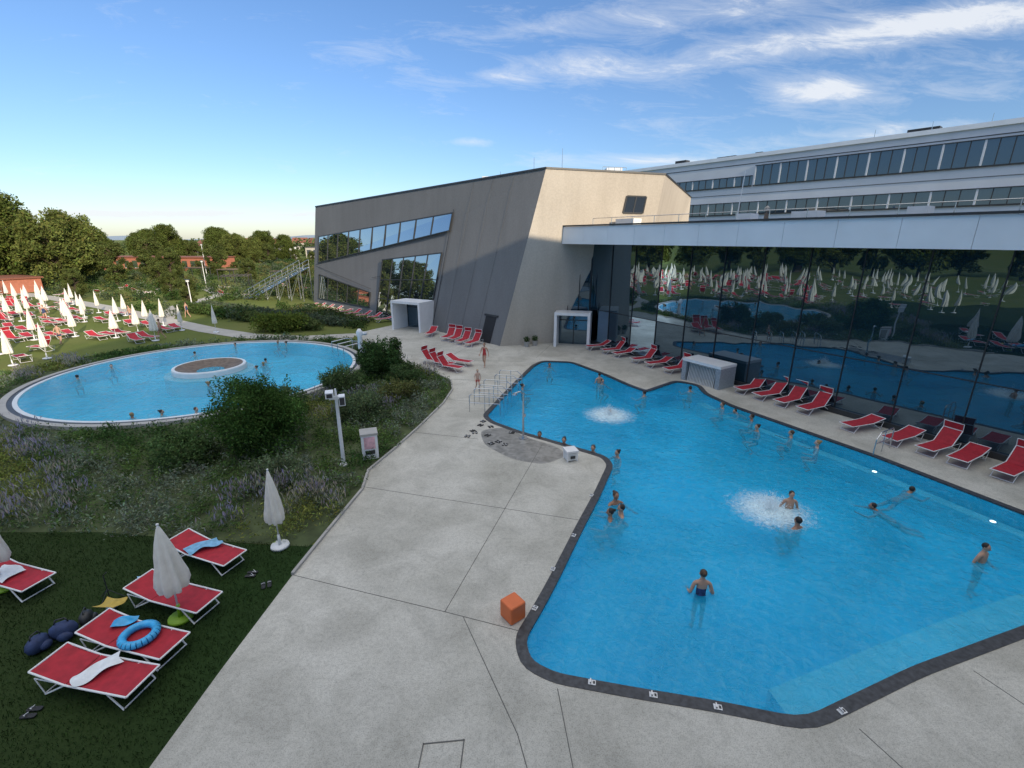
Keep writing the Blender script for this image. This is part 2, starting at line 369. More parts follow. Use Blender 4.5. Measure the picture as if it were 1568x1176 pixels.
for (x,y,a) in [(1.6,7.22,-.2),(2.75,6.95,-.2),(3.9,6.7,-.2),(1.1,10.6,1.2),(.55,9.2,1.1),(1.85,12.1,1.15),(2.75,14.4,1.15),(6.2,6.62,.3)]:
    l=MB(); l.box((0,0,.02),(.15,.11,.012),'white'); l.box((-.03,0,.05),(.025,.09,.05),'steel'); l.box((.04,0,.028),(.04,.06,.008),'dark'); l.obj('grab_bracket',loc=(x,y,0),rz=a)
jt=MB()
M['joint']=simple('joint_filler',(.13,.13,.125),.9,var=.3,vs=2)
def joint(a,b,w=.016):
    a=Vector(a);b=Vector(b);d=b-a;m=(a+b)/2; jt.box((m.x,m.y,.0015),(d.length,w,.006),'joint',math.atan2(d.y,d.x))
for a,b in [((-1.6,9.1),(1.3,18.6)),((-5.85,10.4),(-1.6,9.1)),((-1.6,9.1),(.4,8.45)),((-1.15,8.95),(.1,6.2)),((.1,6.2),(.7,4)),((-5.3,15.0),(2.2,12.9)),((-4.6,20.0),(-1.5,19.2)),((.9,7.1),(1.2,3.6)),((-3.6,24.6),(-1.4,24.0)),((6.3,6.3),(7.6,3)),((9.5,7.5),(11,3.5)),((-8.5,33.5),(1.0,33)),((-4,28.5),(-.4,28)),((1.8,34),(3.2,38.5)),((-5,33.5),(-3,39.5))]:
    joint(a,b)
jt.obj('deck_joints')
dr=MB()
for a,b in [((-1.56,6.03),(-.85,6.1)),((-.85,6.1),(-.87,5.5)),((-.87,5.5),(-1.58,5.45)),((-1.58,5.45),(-1.56,6.03))]:
    a=Vector(a);b=Vector(b);d=b-a;m=(a+b)/2; dr.box((m.x,m.y,.004),(d.length+.02,.02,.012),'joint',math.atan2(d.y,d.x))
dr.box((-1.22,5.77,.002),(.62,.5,.006),'deck'); dr.obj('access_hatch')
w=MB(); w.prism(roundpoly([(-1.5,20.2),(-.3,20.6),(.6,19.4),(1.9,18.4),(2.3,17.6),(1.3,16.7),(0,17.2),(-1.2,18.6)],.5,4),None,.004,'wet'); w.obj('wet_patch')
# ---- ring pool
p=MB()
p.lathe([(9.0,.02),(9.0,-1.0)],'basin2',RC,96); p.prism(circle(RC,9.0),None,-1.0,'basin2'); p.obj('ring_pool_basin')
c=MB(); c.lathe([(9.0,-.1),(9.0,.14),(9.2,.14),(9.2,.1)],'rim',RC,128); c.lathe([(9.2,.11),(9.42,.11)],'coping',RC,128); c.lathe([(9.42,.1),(9.42,.15),(9.75,.15),(9.75,-.1)],'concrete',RC,128); c.obj('ring_pool_rim')
c=MB(); c.prism(circle(RC,9.02),None,.09,'water2'); c.obj('ring_pool_water')
c=MB(); ci=(-20.2,30.4)
c.lathe([(2.15,-1.0),(2.15,.36),(2.12,.42),(2.0,.44),(1.95,.42)],'rim',ci,64)
c.lathe([(1.95,.42),(.5,.0),(.0,-.02)],'wood',ci,64)
c.lathe([(2.6,-1.0),(2.6,.02),(2.15,.06)],'rim',ci,64)
c.obj('whirlpool_island',smooth=False)
h=MB()
for k in range(3):
    x=-12.6+k*.75;y=36.4-k*.9
    h.tube([(x,y,0),(x,y,.95),(x-.4,y-.35,1.05),(x-1.2,y-1.1,.95),(x-1.2,y-1.1,0)],.03,'steel')
h.obj('pool_handrail')
h=MB()
h.lathe([(.18,0),(.18,1.4),(.26,1.7),(.1,1.95),(0,1.97)],'white',(0,0),20); h.box((.3,0,1.6),(.5,.2,.25),'white'); h.obj('shower_column',loc=(-11.6,35.3,0),smooth=True)

# ================================================================== GREY BUILDING
gb=empty('grey_concrete_building')
L0=Vector((-27.9,66.6,0));C0=Vector((-1.0,38.1,0));C1=Vector((2.5,37.6,13.4));L1=Vector((-26.1,66.6,12.5))
B0=Vector((10.5,41.2,0));T1=Vector((12.1,40.3,13.3))
D0=Vector((22,62,0));D1=Vector((22,62,13.3));E0=Vector((-8,90,0));E1=Vector((-8,90,12.5))
def fp(a,z,off=0.0):
    zt=12.5+.9*a; b=z/zt; P=(L0.lerp(C0,a)).lerp(L1.lerp(C1,a),b)
    nrm=Vector((-.727,-.686,.05)); return P+nrm*off
b=MB()
b.add([L0,C0,C1,L1],[(0,1,2,3)],'grey')
b.add([C0,B0,T1,C1],[(0,1,2,3)],'beige')
b.add([L0,L1,E1,E0],[(0,1,2,3)],'grey'); b.add([E0,E1,D1,D0],[(0,1,2,3)],'grey'); b.add([B0,D0,D1,T1],[(0,1,2,3)],'beige')
b.add([L1,C1,T1,D1,E1],[(0,1,2,3,4)],'roof')
b.obj('walls',gb)
b=MB()
for a,c_ in ((L1,C1),(C1,T1),(T1,D1)):
    b.cyl(a+Vector((0,0,.04)),c_+Vector((0,0,.04)),.09,.09,'dark',4)
b.obj('parapet_cap',gb)
def panel(mb,a0,z00,z01,a1,z10,z11,off,k,depth=.06):
    q=[fp(a0,z00,off),fp(a1,z10,off),fp(a1,z11,off),fp(a0,z01,off)]
    r=[fp(a0,z00,off-depth),fp(a1,z10,off-depth),fp(a1,z11,off-depth),fp(a0,z01,off-depth)]
    mb.add(q+r,[(0,1,2,3),(0,4,5,1),(1,5,6,2),(2,6,7,3),(3,7,4,0)],k)
def winband(mb,a0,z00,z01,a1,z10,z11,nm,rows=(),gk='win'):
    panel(mb,a0,z00,z01,a1,z10,z11,.03,gk,.02)
    f=.0022
    panel(mb,a0-f,z00-.08,z00,a1+f,z10-.08,z10,.08,'dark',.09); panel(mb,a0-f,z01,z01+.1,a1+f,z11,z11+.1,.08,'dark',.09)
    for i in range(nm+1):
        t=i/nm; a=a0+(a1-a0)*t; zl=z00+(z10-z00)*t; zh=z01+(z11-z01)*t
        panel(mb,a-.0012,zl,zh,a+.0012,zl,zh,.075,'dark',.08)
    for rr in rows:
        zl=z00+(z01-z00)*rr; zh=z10+(z11-z10)*rr
        panel(mb,a0,zl-.04,zl+.04,a1,zh-.04,zh+.04,.07,'dark',.07)
b=MB()
winband(b,.034,5.4,8.67,.746,9.24,10.65,10)
b.obj('ribbon_window',gb)
b=MB(); winband(b,.463,.05,6.2,.731,.05,7.17,5,(.33,.66)); b.obj('large_window',gb)
b=MB(); winband(b,.045,.7,3.77,.413,.9,2.5,5); b.obj('low_ribbon_window',gb)
b=MB(); panel(b,.935,.0,2.25,.968,.0,2.25,.03,'black',.03); panel(b,.93,2.25,2.4,.973,2.25,2.4,.08,'dark',.08); b.obj('service_door',gb)
b=MB()
panel(b,.413,4.2,4.24,.463,4.5,4.54,.012,'dark',.01); panel(b,0.01,4.9,4.94,.413,2.95,2.99,.012,'dark',.01)
panel(b,.746,.05,11.0,.748,.05,11.0,.012,'dark',.01); panel(b,.01,5.05,5.09,.745,9.0,9.04,.012,'dark',.01)
for k in range(3): panel(b,.80+.06*k,0,13.1,.8004+.06*k,0,13.1,.008,'joint',.008)
b.obj('panel_joints',gb)
def bp_(a,z,off=0):
    P=C0.lerp(B0,a).lerp(C1.lerp(T1,a),z/13.35); return P+Vector((.25,-.965,.03))*off
b=MB()
q=lambda a0,a1,z0,z1,o:[bp_(a0,z0,o),bp_(a1,z0,o),bp_(a1,z1,o),bp_(a0,z1,o)]
b.add(q(.71,.87,10.5,11.65,.03),[(0,1,2,3)],'win')
for aa,ab,za,zb in((.70,.71,10.45,11.7),(.87,.88,10.45,11.7),(.71,.87,10.4,10.5),(.71,.87,11.65,11.75),(.785,.792,10.5,11.65)):
    v=q(aa,ab,za,zb,.06)+q(aa,ab,za,zb,0.0); b.add(v,[(0,1,2,3),(0,4,5,1),(1,5,6,2),(2,6,7,3),(3,7,4,0)],'dark')
b.obj('square_window',gb)
b=MB()
for x,y,hh in((4.0,41,2.0),(1.8,42,1.5),(-1,44,.7),(-2,46,.5)): b.cyl((x,y,13.2),(x,y,13.3+hh),.03,.02,'steel',6)
b.box((8.5,43,13.7),(1.3,1.0,.8),'cladding'); b.box((-1.5,44.5,13.4),(2.2,.5,.5),'cladding')
for i in range(5): b.cyl((7.3+.5*i,41.2+.12*i,13.3),(7.3+.5*i,41.2+.12*i,14.0),.02,.02,'steel',5)
b.tube([(7.3,41.2,14.0),(9.3,41.7,14.0)],.02,'steel'); b.obj('roof_equipment',gb)
def portal(name,loc,rz,w,h,d):
    b=MB(); t=.22
    b.box((-w/2+t/2,0,h/2),(t,d,h),'white'); b.box((w/2-t/2,0,h/2),(t,d,h),'white'); b.box((0,0,h-t/2),(w-2*t-.004,d,t),'white')
    b.box((0,d/2-.1,h/2-.12),(w-2*t,.05,h-t-.02),'glass'); 
    for x in(-.5,0,.5): b.box((x*(w-2*t),d/2-.16,h/2-.12),(.06,.06,h-.3),'dark')
    b.box((0,d/2-.16,h*.72),(w-2*t-.1,.05,.06),'dark')
    return b.obj(name,loc=loc,rz=rz)
portal('entrance_portal',(-9.6,45.6,0),R(-30),3.6,2.8,2.2)
portal('entrance_portal',(5.0,38.3,0),R(-14),2.9,2.8,1.5)
# ================================================================== GLASS HALL
hb=empty('glass_pool_hall')
A1=Vector((3.7,39.35));A=Vector((6.5,39.5));hd=Vector((.508,-.862)); hn=Vector((-.862,-.508))
HZ=8.3; LEN=44
b=MB(); fr=MB()
b.add([(A1.x,A1.y,0),(A.x,A.y,0),(A.x,A.y,HZ),(A1.x,A1.y,HZ)],[(0,1,2,3)],'glass')
pw=2.45; npan=int(LEN/pw)
for i in range(npan):
    p0=A+hd*(i*pw);p1=A+hd*((i+1)*pw)
    t0=random.uniform(-.01,.01); t1=random.uniform(-.01,.01)
    for z0,z1,rr in((0.25,2.9,t0),(2.9,HZ,t1)):
        o0=hn*(rr*1.0)
        b.add([(p0.x,p0.y,z0),(p1.x,p1.y,z0),(p1.x+o0.x,p1.y+o0.y,z1),(p0.x+o0.x,p0.y+o0.y,z1)],[(0,1,2,3)],'glass')
    m=p0+hn*.01; fr.box((m.x,m.y,HZ/2),(.035,.08,HZ),'black',math.atan2(hd.y,hd.x))
for z,hh in((2.9,.035),):
    m=A+hd*(LEN/2)+hn*.01; fr.box((m.x,m.y,z),(LEN,.07,hh),'black',math.atan2(hd.y,hd.x))
m=A+hd*(LEN/2)+hn*.05; fr.box((m.x,m.y,.13),(LEN,.2,.26),'dark',math.atan2(hd.y,hd.x))
m=(A1+A)/2; fr.box((m.x,m.y-.03,.13),(2.8,.16,.26),'dark'); fr.box((A.x,A.y-.03,HZ/2),(.1,.1,HZ),'black')
for k in (1,2): fr.box((A1.x+k*.93,A1.y-.02,HZ/2),(.05,.06,HZ),'black')
b.obj('glass_facade',hb); fr.obj('mullions',hb)
F0=Vector((4.0,38.6));F1=Vector((18.5,18.1)); fd=(F1-F0).normalized(); fn=Vector((fd.y,-fd.x)); 
if fn.x>0: fn=-fn
F2=F0+fd*52
rb=MB()
poly=[(F0.x,F0.y),(F2.x,F2.y),(F2.x+30,F2.y+20),(30,62),(12,46)]
rb.prism(poly,8.14,9.36,'fascia','roof'); 
rb.obj('roof_slab',hb)
ff=MB()
ang=math.atan2(fd.y,fd.x)
s_=0
while s_<50:
    mm=F0+fd*(s_+1.2)+fn*.05; ff.box((mm.x,mm.y,8.72),(2.385,.06,1.26),'fascia',ang); s_+=2.4
mm=F0+fd*26+fn*.06; ff.box((mm.x,mm.y,9.42),(52,.2,.1),'dark',ang)
ff.obj('fascia_panels',hb)
rl=MB()
for i in range(22):
    q=F0+fd*(2+i*1.9)-fn*1.2; rl.cyl((q.x,q.y,9.36),(q.x,q.y,9.95),.02,.02,'steel',5)
a=F0+fd*2-fn*1.2;c_=F0+fd*42-fn*1.2
rl.tube([(a.x,a.y,9.95),(c_.x,c_.y,9.95)],.02,'steel'); 
for s2,ww in((3,1.8),(12.5,.9),(16,1.4),(21,.8)):
    q=F0+fd*s2-fn*4; rl.box((q.x,q.y,9.65),(ww,.9,.6),'white',ang)
q=F0+fd*13-fn*2; rl.cyl((q.x,q.y,9.36),(q.x+.15,q.y,12.2),.035,.02,'white',6)
q=F0+fd*14.2-fn*3; rl.cyl((q.x,q.y,9.36),(q.x,q.y,9.9),.16,.1,'wood',8); rl.ico((q.x,q.y,10.1),.16,'render',(1,1,1.3))
rl.obj('roof_fittings',hb)
bb=MB(); bb.prism([(A.x+.3,A.y+.2),((A+hd*LEN).x+.3,(A+hd*LEN).y+.3),(52,22),(30,60),(12.5,46)],0,8.13,'cladding'); bb.obj('hall_body',hb)
# ================================================================== OFFICE
ob=empty('office_building')
O0=Vector((14,100.8)); od=Vector((.624,-.782)); on=Vector((-.782,-.624)); OL=112; oa=math.atan2(od.y,od.x)
b=MB(); 
P_=[O0,O0+od*OL,O0+od*OL-on*18,O0-on*18]; b.prism([(q.x,q.y) for q in P_],0,20,'cladding','roof'); b.obj('walls',ob)
b=MB()
def strip(s0,s1,z0,z1,off,th,k):
    m=O0+od*((s0+s1)/2)+on*(off-th/2); b.box((m.x,m.y,(z0+z1)/2),(s1-s0,th,z1-z0),k,oa)
def band(s0,s1,z0,z1,step):
    strip(s0,s1,z0,z1,.05,.04,'officewin')
    strip(s0,s1,z0-.15,z0,.16,.15,'dark'); strip(s0,s1,z1,z1+.1,.16,.15,'dark')
    s=s0; i=0
    while s<=s1: strip(s,s+(.18 if i%3==0 else .08),z0,z1,.12,.1,'dark' if i%3 else 'cladding'); s+=step; i+=1
band(34,OL,15.95,18.5,1.15); band(0,33.8,15.95,17.2,1.15); band(0,OL,12.0,13.6,1.3); band(0,OL,8.2,9.8,1.3)
strip(0,OL,19.7,20.2,.2,.2,'fascia'); strip(0,OL,18.85,18.93,.05,.05,'dark'); strip(0,OL,14.8,14.85,.05,.05,'dark'); strip(0,OL,11.2,11.25,.05,.05,'dark')
b.obj('window_bands',ob)
b=MB()
for s1_,w_,h_ in((20,2,1.0),(33,1,.7),(46,1.6,.6),(52,3,.9),(56,2,.6),(28,3,.7)):
    m=O0+od*s1_-on*3; b.box((m.x,m.y,20+h_/2),(w_,1.2,h_),'dark',oa)
for s1_ in (47.5,53,58): 
    m=O0+od*s1_-on*1.5; b.cyl((m.x,m.y,20),(m.x,m.y,21.3),.04,.03,'steel',5)
b.obj('roof_units',ob)
# ================================================================== building the photo was taken from (behind camera; unseen, massing shaped for shade, pale walls for bounce)
vb=empty('unseen_spa_building')
b=MB(); b.prism([(6,-1.2),(60,-1.2),(60,-25),(6,-25)],0,26,'fascia','roof'); b.prism([(-6,-1.2),(5.99,-1.2),(5.99,-25),(-6,-25)],0,14,'fascia','roof')
b.obj('walls',vb)
b=MB()
for z in (3.2,7.4,11.6):
    b.box((22,-1.16,z),(75,.05,0.08),'dark'); 
for z in (1.7,5.9,10.1,14.3,18.5): b.box((33,-1.17,z),(52,.04,2.2),'win')
for z in (1.7,5.9,10.1): b.box((0,-1.17,z),(11,.04,2.2),'win')
for i in range(34):
    x=-5.4+i*1.9
    b.box((x,-1.12,6.5),(.08,.06,12.5),'dark')
b.obj('windows',vb)
# ================================================================== pool waterfall box
b=MB(); 
u=Vector((1.3,-2.1)).normalized(); ua=math.atan2(u.y,u.x)
b.box((0,0,1.32),(2.7,1.5,.16),'white'); b.box((-1.2,0,.52),(.3,1.46,1.44),'tile'); b.box((1.2,0,.52),(.3,1.46,1.44),'tile'); b.box((0,.66,.52),(2.1,.12,1.44),'tile')
b.box((0,-.3,1.18),(2.08,.5,.1),'steel'); 
for i in range(18): b.cyl((-.9+i*.105,-.52,1.14),(-.9+i*.105,-.66,-.1),.02,.03,'rim',5)
b.obj('waterfall_fountain',loc=(12.0,27.75,0),rz=ua)

# ================================================================== SMALL OBJECTS
def lounger(back,hood=False):
    b=MB()
    for y in(-.33,.33):
        b.tube([(-.3,y,.34),(1.0,y,.34)],.018,'white')
        ba=R(back); e=(-.3-.75*math.cos(ba),y,.34+.75*math.sin(ba)); b.tube([(-.3,y,.34),e],.018,'white')
        b.tube([(-.85,y*.95,0),(-.3,y*.95,.33)],.016,'white'); b.tube([(.55,y*.95,.33),(.85,y*.95,0)],.016,'white')
        b.tube([(-.85,y*.95,.02),(-.98,y*.95,.34),(-.3,y*.95,.34)],.012,'white')
    b.tube([(1.0,-.33,.34),(1.0,.33,.34)],.018,'white'); e=(-.3-.75*math.cos(R(back)),.33,.34+.75*math.sin(R(back))); b.tube([(e[0],-.33,e[2]),e],.018,'white')
    b.tube([(.85,-.31,.02),(.85,.31,.02)],.014,'white'); b.tube([(-.85,-.31,.02),(-.85,.31,.02)],.014,'white')
    for (x0,z0,x1,z1) in ((-.285,.35,.985,.35),(-.30,.352,-.3-.73*math.cos(R(back)),.352+.73*math.sin(R(back)))):
        vs=[];nseg=8
        for i in range(nseg+1):
            t=i/nseg; sg=-.03*math.sin(math.pi*t)
            for y,e2 in((-.315,0),(0,-.015),(.315,0)): vs.append((x0+(x1-x0)*t,y,z0+(z1-z0)*t+sg+e2))
        fs=[]
        for i in range(nseg):
            for j in range(2): fs.append((i*3+j,i*3+j+1,i*3+j+4,i*3+j+3))
        b.add(vs,fs,'red'); b.add([(q[0],q[1],q[2]-.008) for q in vs],fs,'red')
    if hood:
        ex=-.3-.75*math.cos(R(back)); ez=.34+.75*math.sin(R(back))
        b.tube([(ex,-.33,ez),(ex+.05,-.34,ez+.3),(ex+.05,.34,ez+.3),(ex,.33,ez)],.014,'white')
        b.add([(ex,-.31,ez+.02),(ex,.31,ez+.02),(ex+.05,.32,ez+.28),(ex+.05,-.32,ez+.28)],[(0,1,2,3)],'red')
    return b.mesh('sun_lounger')
LM=[lounger(12),lounger(28),lounger(50,True),lounger(4)]
def lg(x,y,a,v=0,s=1): return place(LM[v],'sun_lounger',(x,y,0),R(a),scale=s)
for (hx,hy),(fx,fy),v in [((-9.25,7.35),(-7.05,6.95),0),((-9.2,8.3),(-6.97,7.76),0),((-9.15,9.6),(-7.06,9.0),0),((-9.4,11.35),(-7.36,10.6),0),((-13.9,10.3),(-11.6,9.65),0),((-14,7.9),(-11.9,7.5),0)]:
    lg((hx+fx)/2,(hy+fy)/2,math.degrees(math.atan2(fy-hy,fx-hx)),v,1.07)
fa=math.degrees(math.atan2(hn.y,hn.x))
for x,y,v in [(7.0,36.9,1),(8.0,35.6,2),(8.6,34.6,1),(9.6,32.8,2),(10.3,31.6,1),(11.1,30.2,2),(13.9,25.9,2),(14.45,24.8,2),(15.0,23.8,2),(15.6,22.7,2),(16.4,20.4,0),(17.1,18.9,0),(17.8,17.9,2),(18.2,17.0,0),(18.9,15.9,2)]:
    lg(x-.1,y,fa+random.uniform(-8,8)-8,v)
for x,y,v,a in [(-7.4,42.6,1,-100),(-5.6,40.9,2,-110),(-4.9,40.3,2,-110),(-4.1,39.3,2,-115),(-3.2,38.5,2,-120),(-4.9,31.6,2,-30),(-4.2,30.6,2,-30),(-3.7,32.1,1,-30),(-5.6,32.4,2,-30)]: lg(x,y,a,v)
for i in range(9): lg(-26+i*1.55,60.9-i*1.35,-135+random.uniform(-8,8),random.choice([0,1]))
def umbrella(bot,seed,basek='white'):
    b=MB(); rs=random.Random(seed)
    b.cyl((0,0,0),(0,0,.07),.27,.25,basek,24); b.cyl((0,0,.07),(0,0,.4),.05,.035,basek,12)
    b.cyl((0,0,.3),(0,0,2.5),.022,.022,'white',8); b.ico((0,0,2.53),.035,'white')
    ph=rs.uniform(0,6)
    prof=[(bot*.9,.86),(bot,.95),(bot*.95,1.15),(bot*.78,1.45),(bot*.6,1.8),(bot*.4,2.1),(bot*.2,2.35),(.03,2.48)]
    def rf(t,z):
        k=min(1,(2.5-z)/1.0); return 1-.32*k*(.5+.5*math.cos(8*t+ph+1.3*z))-.10*k*math.sin(3*t+ph*2+z*2)
    b.lathe(prof,'canvas',n=64,rfun=rf); b.lathe([(bot*.9,.86),(.03,1.2)],'canvas',n=64,rfun=rf)
    return b.mesh('closed_parasol',smooth=True)
UM=[umbrella(.22,1),umbrella(.28,2),umbrella(.36,3,'green'),umbrella(.34,4)]
def um(x,y,v=0,s=1,a=0,tilt=0):
    o=place(UM[v],'closed_parasol',(x,y,0),a,scale=s); o.rotation_euler=(tilt,tilt*.6,a); return o
um(-6.7,11.6,1,.97); um(-7.75,8.9,2,1.0,1.0); um(-12.9,9.9,2,.95); um(-28,44,0)
PATH=[(-110,88),(-77,76),(-52.9,61.3),(-38,51.1),(-29.5,45.3),(-24,42.3),(-19,41.4),(-14.5,42.6)]
def side(x,y):
    for (x0,y0),(x1,y1) in zip(PATH[:-1],PATH[1:]):
        if x0<=x<=x1: return y-(y0+(y1-y0)*(x-x0)/(x1-x0))
    return -5
for i in range(34):
    for j in range(16):
        x=-33-j*3.4+random.uniform(-1,1); y=-30+i*3.2+random.uniform(-1,1)
        sd=side(x,y)
        if sd>-2.5 or sd>15: continue
        if (x+20)**2+(y-30)**2<15**2: continue
        if y<5 and random.random()<.4: continue
        if random.random()<.2: continue
        vis = y>20
        if vis or random.random()<.45: lg(x,y,random.uniform(-40,-10)+random.choice([0,0,180]),random.choice([0,0,1,2]) if vis else 3)
        if random.random()<.5 and vis: lg(x+.3,y+1.0,random.uniform(-40,-10),random.choice([0,1,3]))
        if random.random()<(.85 if vis else .6): um(x+1.2,y+.6,random.choice([0,1,3]),random.uniform(.95,1.1),random.uniform(0,6),random.uniform(-.03,.03))
for k in range(14): lg(-45+random.uniform(-25,12),80+random.uniform(-8,10),random.uniform(0,360),1)
def ribbon(name,pts,w,z,k):
    b=MB(); L=[];Rr=[]
    for i,pnt in enumerate(pts):
        a=Vector(pts[max(0,i-1)]);c=Vector(pts[min(len(pts)-1,i+1)]);d=(c-a).normalized();n_=Vector((-d.y,d.x)); q=Vector(pnt)
        L.append(q+n_*w/2);Rr.append(q-n_*w/2)
    m_=len(pts); b.add([(q.x,q.y,z) for q in L]+[(q.x,q.y,z) for q in Rr],[(i,i+1,m_+i+1,m_+i) for i in range(m_-1)],k); return b.obj(name)
ribbon('garden_path',PATH,2.0,-.005,'paving')
ribbon('garden_path',[(-38,51),(-44,62),(-46,75),(-60,92)],1.8,-.009,'paving')
b=MB(); b.box((0,0,.24),(.44,.44,.46),'orange'); 
me=b.mesh('cube_stool'); o=place(me,'orange_cube_stool',(.02,8.95,0),R(38)); md=o.modifiers.new('bv','BEVEL'); md.width=.04; md.segments=3
b=MB(); b.box((0,0,.55),(.62,.6,1.02),'white'); b.box((0,0,1.1),(.68,.66,.09),'concrete'); b.box((0,-.305,.75),(.42,.02,.5),'pink'); b.box((.315,0,.62),(.02,.4,.7),'concrete'); b.box((0,-.31,.35),(.36,.02,.16),'dark'); b.box((0,0,.03),(.6,.58,.06),'dark')
b.obj('litter_bin',loc=(-5.75,17.4,0),rz=R(20))
b=MB(); b.cyl((0,0,0),(0,0,.05),.16,.16,'white',16); b.cyl((0,0,.05),(0,0,2.75),.075,.06,'white',14); b.box((0,0,2.8),(.5,.12,.12),'white')
b.box((-.22,-.1,2.98),(.28,.42,.22),'white'); b.box((.2,-.12,2.72),(.22,.36,.36),'white'); b.box((-.22,-.32,2.98),(.2,.03,.15),'dark'); b.box((.2,-.31,2.72),(.17,.03,.28),'dark'); b.cyl((0,0,2.8),(0,0,3.15),.05,.03,'white',8)
b.obj('camera_and_speaker_post',loc=(-6.6,16.7,0),rz=R(20))
b=MB(); b.cyl((0,0,0),(0,0,.04),.2,.2,'steel',16); b.cyl((0,0,0),(0,0,2.1),.05,.04,'steel',12); b.tube([(0,0,2.05),(-.15,0,2.2),(-.4,0,2.15)],.03,'steel'); b.cyl((-.4,0,2.15),(-.4,0,2.08),.09,.11,'steel',14); b.box((.02,-.06,1.1),(.1,.06,.14),'steel')
b.obj('outdoor_shower',loc=(.5,19.3,0),rz=R(20))
def rail(name,loc,rz,L=1.6,two=True):
    b=MB()
    for y in((-.5,.5) if two else (0,)):
        b.tube([(-L/2,y,0),(-L/2,y,.85),(-L/2+.12,y,.95),(L/2-.3,y,.95),(L/2,y,.7),(L/2,y,-.6)],.024,'steel',10); b.tube([(-L/2,y,.5),(L/2,y,.5)],.018,'steel'); b.tube([(0,y,0),(0,y,.95)],.018,'steel')
    return b.obj(name,loc=loc,rz=rz)
rail('pool_entry_rail',(-1.3,23.0,0),R(-10)); rail('pool_entry_rail',(-.9,24.6,0),R(-12)); rail('pool_entry_rail',(-.2,26.6,0),R(-14),1.4); rail('pool_entry_rail',(15.4,17.9,0),R(210),1.4,False)
b=MB(); b.box((0,0,.42),(.5,.5,.08),'white'); 
for sx in(-.2,.2):
    for sy in(-.2,.2): b.box((sx,sy,.19),(.05,.05,.38),'white')
b.box((0,0,.2),(.44,.44,.3),'rim'); b.box((0,-.26,.2),(.2,.01,.12),'dark'); b.obj('white_side_table',loc=(2.35,17.2,0),rz=R(15))
for x,y in((1.9,38.3),(1.2,37.9)):
    b=MB(); b.lathe([(0,0),(.18,0),(.28,.42),(.24,.42),(.2,.35),(0,.35)],'concrete',n=20); o=b.obj('planter',loc=(x,y,0))
    C=shellpts(300,(0,0,.6),(.25,.25,.25)); pm=leaves('plant',C,rng.uniform(.03,.07,300),jitter((.05,.10,.03),300)); place(pm,'leaves',parent=o)
def flip(x,y,a):
    b=MB()
    for d in(-.07,.07):
        b.prism(roundpoly([(-.13,-.045+d),(.13,-.05+d),(.14,.05+d),(-.13,.045+d)],.04,3),.0,.02,'black'); b.tube([(.09,d,.02),(.02,d-.04,.06)],.006,'white',5); b.tube([(.09,d,.02),(.02,d+.04,.06)],.006,'white',5)
    b.obj('flip_flops',loc=(x,y,.006),rz=a)
for x,y in[(-1.8,20.1),(-1.5,20.8),(-1.1,19.6),(-.6,18.9),(-1.4,21.3),(0,19.9),(-.9,18.7),(-2.0,19.5),(-.3,18.6),(-1.0,20.6),(-1.7,19.9),(-6.9,10.4),(-9.0,6.6),(-6.3,10.0)]: flip(x,y,random.uniform(0,6))
def cloth(name,k,loc,rz,sx,sy,amp=.04):
    b=MB(); nx,ny=14,10; vs=[]
    s1,s2=random.uniform(0,6),random.uniform(0,6)
    for i in range(nx+1):
        for j in range(ny+1):
            x=(i/nx-.5)*sx;y=(j/ny-.5)*sy; vs.append((x+.05*math.sin(y*9+s1),y+.04*math.sin(x*8+s2),amp*(1+math.sin(x*11+s1+y*4)*math.cos(y*13+s2))))
    fs=[(i*(ny+1)+j,(i+1)*(ny+1)+j,(i+1)*(ny+1)+j+1,i*(ny+1)+j+1) for i in range(nx) for j in range(ny)]
    b.add(vs,fs,k); return b.obj(name,loc=loc,rz=rz,smooth=True)
cloth('beach_towel','towelb',(-8.5,11.05,.40),R(40),.8,.4); cloth('beach_towel','towelw',(-8.15,7.2,.37),R(50),.75,.35); cloth('beach_towel','towelw',(-12.9,10.0,.38),R(-15),.8,.5,.02); cloth('beach_towel','towelb',(-9.05,9.75,.42),R(20),.5,.35,.03)
cloth('beach_towel','yellow',(-9.35,8.95,.36),R(-10),.5,.32,.05)
b=MB(); 
for i in range(24):
    t0=2*math.pi*i/24;t1=2*math.pi*(i+1)/24; b.cyl((.3*math.cos(t0),.3*math.sin(t0),.09),(.3*math.cos(t1),.3*math.sin(t1),.09),.085,.085,'ring',10,False)
b.obj('swim_ring',loc=(-7.95,8.0,.34),rz=0,smooth=True); cloth('inflatable_toy','ring',(-8.5,8.35,.4),R(30),.45,.25,.06)
def bag(name,k,loc,rz,s):
    b=MB(); b.ico((0,0,.2),.24,k,(1.1,.7,.95),2); b.ico((.05,-.16,.14),.14,k,(1,.6,.8),2); b.tube([(-.12,0,.4),(-.08,0,.5),(.08,0,.5),(.12,0,.4)],.015,'dark'); b.obj(name,loc=loc,rz=rz,smooth=True).scale=(s,)*3
bag('backpack','navy',(-9.95,8.35,0),.5,1.0); bag('backpack','navy',(-10.2,8.0,0),1.5,.9); bag('beach_bag','dark',(-9.8,8.75,0),2,.8); bag('beach_bag','towelb',(-9.6,9.2,0),2,.6)
b=MB(); b.tube([(0,0,0),(0,0,.7),(.1,0,.8)],.012,'dark'); b.tube([(0,0,.3),(-.3,.1,0)],.01,'dark'); b.tube([(0,0,.3),(.3,.1,0)],.01,'dark'); b.tube([(0,0,.3),(0,-.3,0)],.01,'dark'); b.obj('folding_stand',loc=(-9.9,9.5,0))
b=MB(); S0=Vector((-39,70.5,0));S1=Vector((-29.0,67.6,4.6)); nst=24; dd=(S1-S0); dh=Vector((dd.x,dd.y,0)).normalized(); pn=Vector((-dh.y,dh.x,0))
